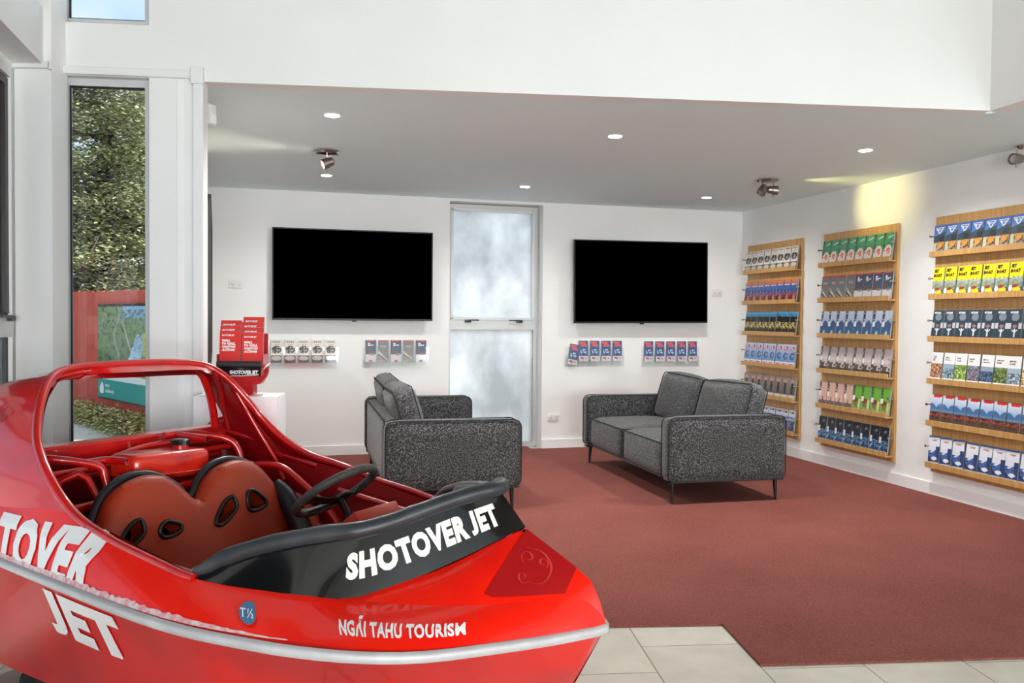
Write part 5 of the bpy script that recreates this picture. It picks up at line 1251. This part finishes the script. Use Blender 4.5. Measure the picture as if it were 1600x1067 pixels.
# local x now runs toward the near end of the fence (right in view), front = -y
boxobj('board_frame', (-.02, -.012, -.02), (PW + .02, .014, PHt + .03), MT['dark_frame'], bb)
bm = bmesh.new(); lay = bm.loops.layers.float_color.new('print'); cover_into(bm, lay, 'poster_scene', PW, PHt - .36, -.016, 130, 80)
for v in bm.verts: v.co.x += PW / 2; v.co.z += .36
me = bpy.data.meshes.new('poster_picture'); bm.to_mesh(me); bm.free(); link('poster_picture', me, [MT['print'], MT['print']], bb)
boxobj('teal_strip', (0, -.016, 0), (PW, -.013, .23), MT['teal'], bb)
boxobj('pale_band', (0, -.0165, .225), (PW, -.013, .30), MT['paper_white'], bb)
boxobj('sand_band', (0, -.0162, .30), (PW, -.013, .365), mat('sand', rgb(196, 184, 150), .8, noise=(40, rgb(120, 112, 80), .4, .6)), bb)
bm = bmesh.new(); M_ = Matrix.Translation((.78, -.020, .345)) @ Matrix.Rotation(math.radians(-9), 4, 'Y'); box(bm, (-.52, -.002, -.02), (.42, .002, .02), M=M_); finish('orange_kayak', bm, mat('kayak_orange', rgb(232, 150, 40), .5), bb)
textobj('poster_lettering', 'new', lambda x, y: Vector((.26 + .15 * x, -.0175, .135 + .05 * y)), MT['letter_white'], bb, 0, bold=.02, width=.9)
textobj('poster_lettering', 'caledonia', lambda x, y: Vector((.26 + .30 * x, -.0175, .065 + .05 * y)), MT['letter_white'], bb, 0, bold=.02, width=.9)
bm = bmesh.new(); pts = smoothpath([(.07, -.0178, .06), (.06, -.0178, .12), (.10, -.0178, .15), (.14, -.0178, .185), (.19, -.0178, .16), (.21, -.0178, .09), (.19, -.0178, .05), (.12, -.0178, .045)], 4, True); bm.faces.new([bm.verts.new(p) for p in pts]); finish('poster_emblem', bm, MT['letter_white'], bb)
# ivy bank at the foot of the fence: leafy ground cover nobody could count
def leaf_quads(bm, c, n, spread, size, rs, flat=.5, droop=0):
    for _ in range(n):
        p = c + Vector((rs.gauss(0, spread[0]), rs.gauss(0, spread[1]), rs.gauss(0, spread[2])))
        a = rs.uniform(0, 6.283); u = Vector((math.cos(a), math.sin(a), rs.uniform(-flat, flat) - droop)).normalized(); v = u.cross(Vector((rs.uniform(-.5, .5), rs.uniform(-.5, .5), 1))).normalized()
        s = size * rs.uniform(.6, 1.3); w_ = v * s * .42
        a1 = bm.verts.new(p - u * s * .5); a2 = bm.verts.new(p + w_); a3 = bm.verts.new(p + u * s * .6); a4 = bm.verts.new(p - w_ + Vector((0, 0, s * .12)))
        bm.faces.new((a1, a2, a3, a4))
rs = random.Random(11); bm = bmesh.new(); fn = fd.normalized(); side = Vector((fn.y, -fn.x, 0)) * -1
for i in range(1500):
    u = rs.uniform(0, 6.5); d = abs(rs.gauss(0, .15)); c = FA + fn * u - Vector((-fn.y, fn.x, 0)) * -(.10 + d)
    c.z = max(-.02, .16 - d * .5); leaf_quads(bm, c, 9, (.05, .05, .04), .036, rs)
iv = finish('ivy_bank', bm, MT['ivy']); tag(iv, 'low bank of ivy and dry leaves along the foot of the red fence', 'ivy', kind='stuff')
# conifers beyond the fence
def conifer(x, y, h, seed, label, dense=1.0, r0=2.2):
    rs = random.Random(seed); root = empty('conifer', (x, y, -.05), rs.uniform(0, 6), label, 'tree', 'conifers beyond the red fence')
    bm = bmesh.new(); tube(bm, [(0, 0, 0), (.05, 0, h * .5), (0, .05, h)], .2, 9, rads=[.17, .11, .03]); finish('trunk', bm, MT['bark'], root, 50)
    bm = bmesh.new(); bb_ = bmesh.new()
    nb = int(h * 19 * dense)
    for i in range(nb):
        z = 1.2 + (h - 1.2) * (i / nb) ** 1.05; L = r0 * (1 - (z / h) ** 3.2) * rs.uniform(.65, 1.1) + .25; a = rs.uniform(0, 6.283); d = Vector((math.cos(a), math.sin(a), 0))
        pts = [Vector((0, 0, z)), d * L * .5 + Vector((0, 0, z + .05 * L)), d * L + Vector((0, 0, z - .16 * L))]
        tube(bb_, pts, .02, 4, rads=[.03, .02, .008])
        for k in range(int(L * 9)):
            f = rs.uniform(.04, 1.0); p = pts[0].lerp(pts[1], f * 2) if f < .5 else pts[1].lerp(pts[2], f * 2 - 1)
            n_ = Vector((-d.y, d.x, 0)) * rs.gauss(0, .16 * L * (1.1 - f * .4))
            leaf_quads(bm, p + n_ + Vector((0, 0, rs.uniform(-.05, .04))), 26, (.14, .14, .08), .072, rs, .35, .25)
    finish('foliage', bm, MT['conifer'], root); finish('branches', bb_, MT['bark'], root)
for i, (x, y, h, lab) in enumerate(((-7.6, 16.0, 6.6, 'tall dense conifer just beyond the red fence, centre of the tall window'), (-10.6, 18.2, 8.0, 'tall conifer at the left of the tall window view'), (-6.9, 19.5, 7.8, 'conifer behind, toward the right of the tall window view'), (-14.5, 17.0, 9.5, 'conifer seen at the far left behind the fence'), (-9.6, 23.0, 8.2, 'furthest conifer filling the gap between the nearer ones'))):
    conifer(x, y, h, 20 + i, lab, 1.0 if i != 1 else .8, 2.4)
for i, (x, y, h, lab) in enumerate(((-10.5, 9.5, 8.0, 'conifer outside the left-hand window, nearest'), (-13.0, 12.5, 9.0, 'conifer outside the left-hand window, further back'))):
    conifer(x, y, h, 40 + i, lab, .8, 2.0)
# low timber bench-height wall outside the left window
wl_ = boxobj('timber_planter', (-5.6, 5.2, -.06), (-3.9, 6.4, 1.42), mat('timber_outdoor', rgb(170, 112, 74), .8, noise=(6, rgb(140, 90, 60), .4, .6)), None, .01); tag(wl_, 'brown timber bin outside the left-hand window', 'bin')
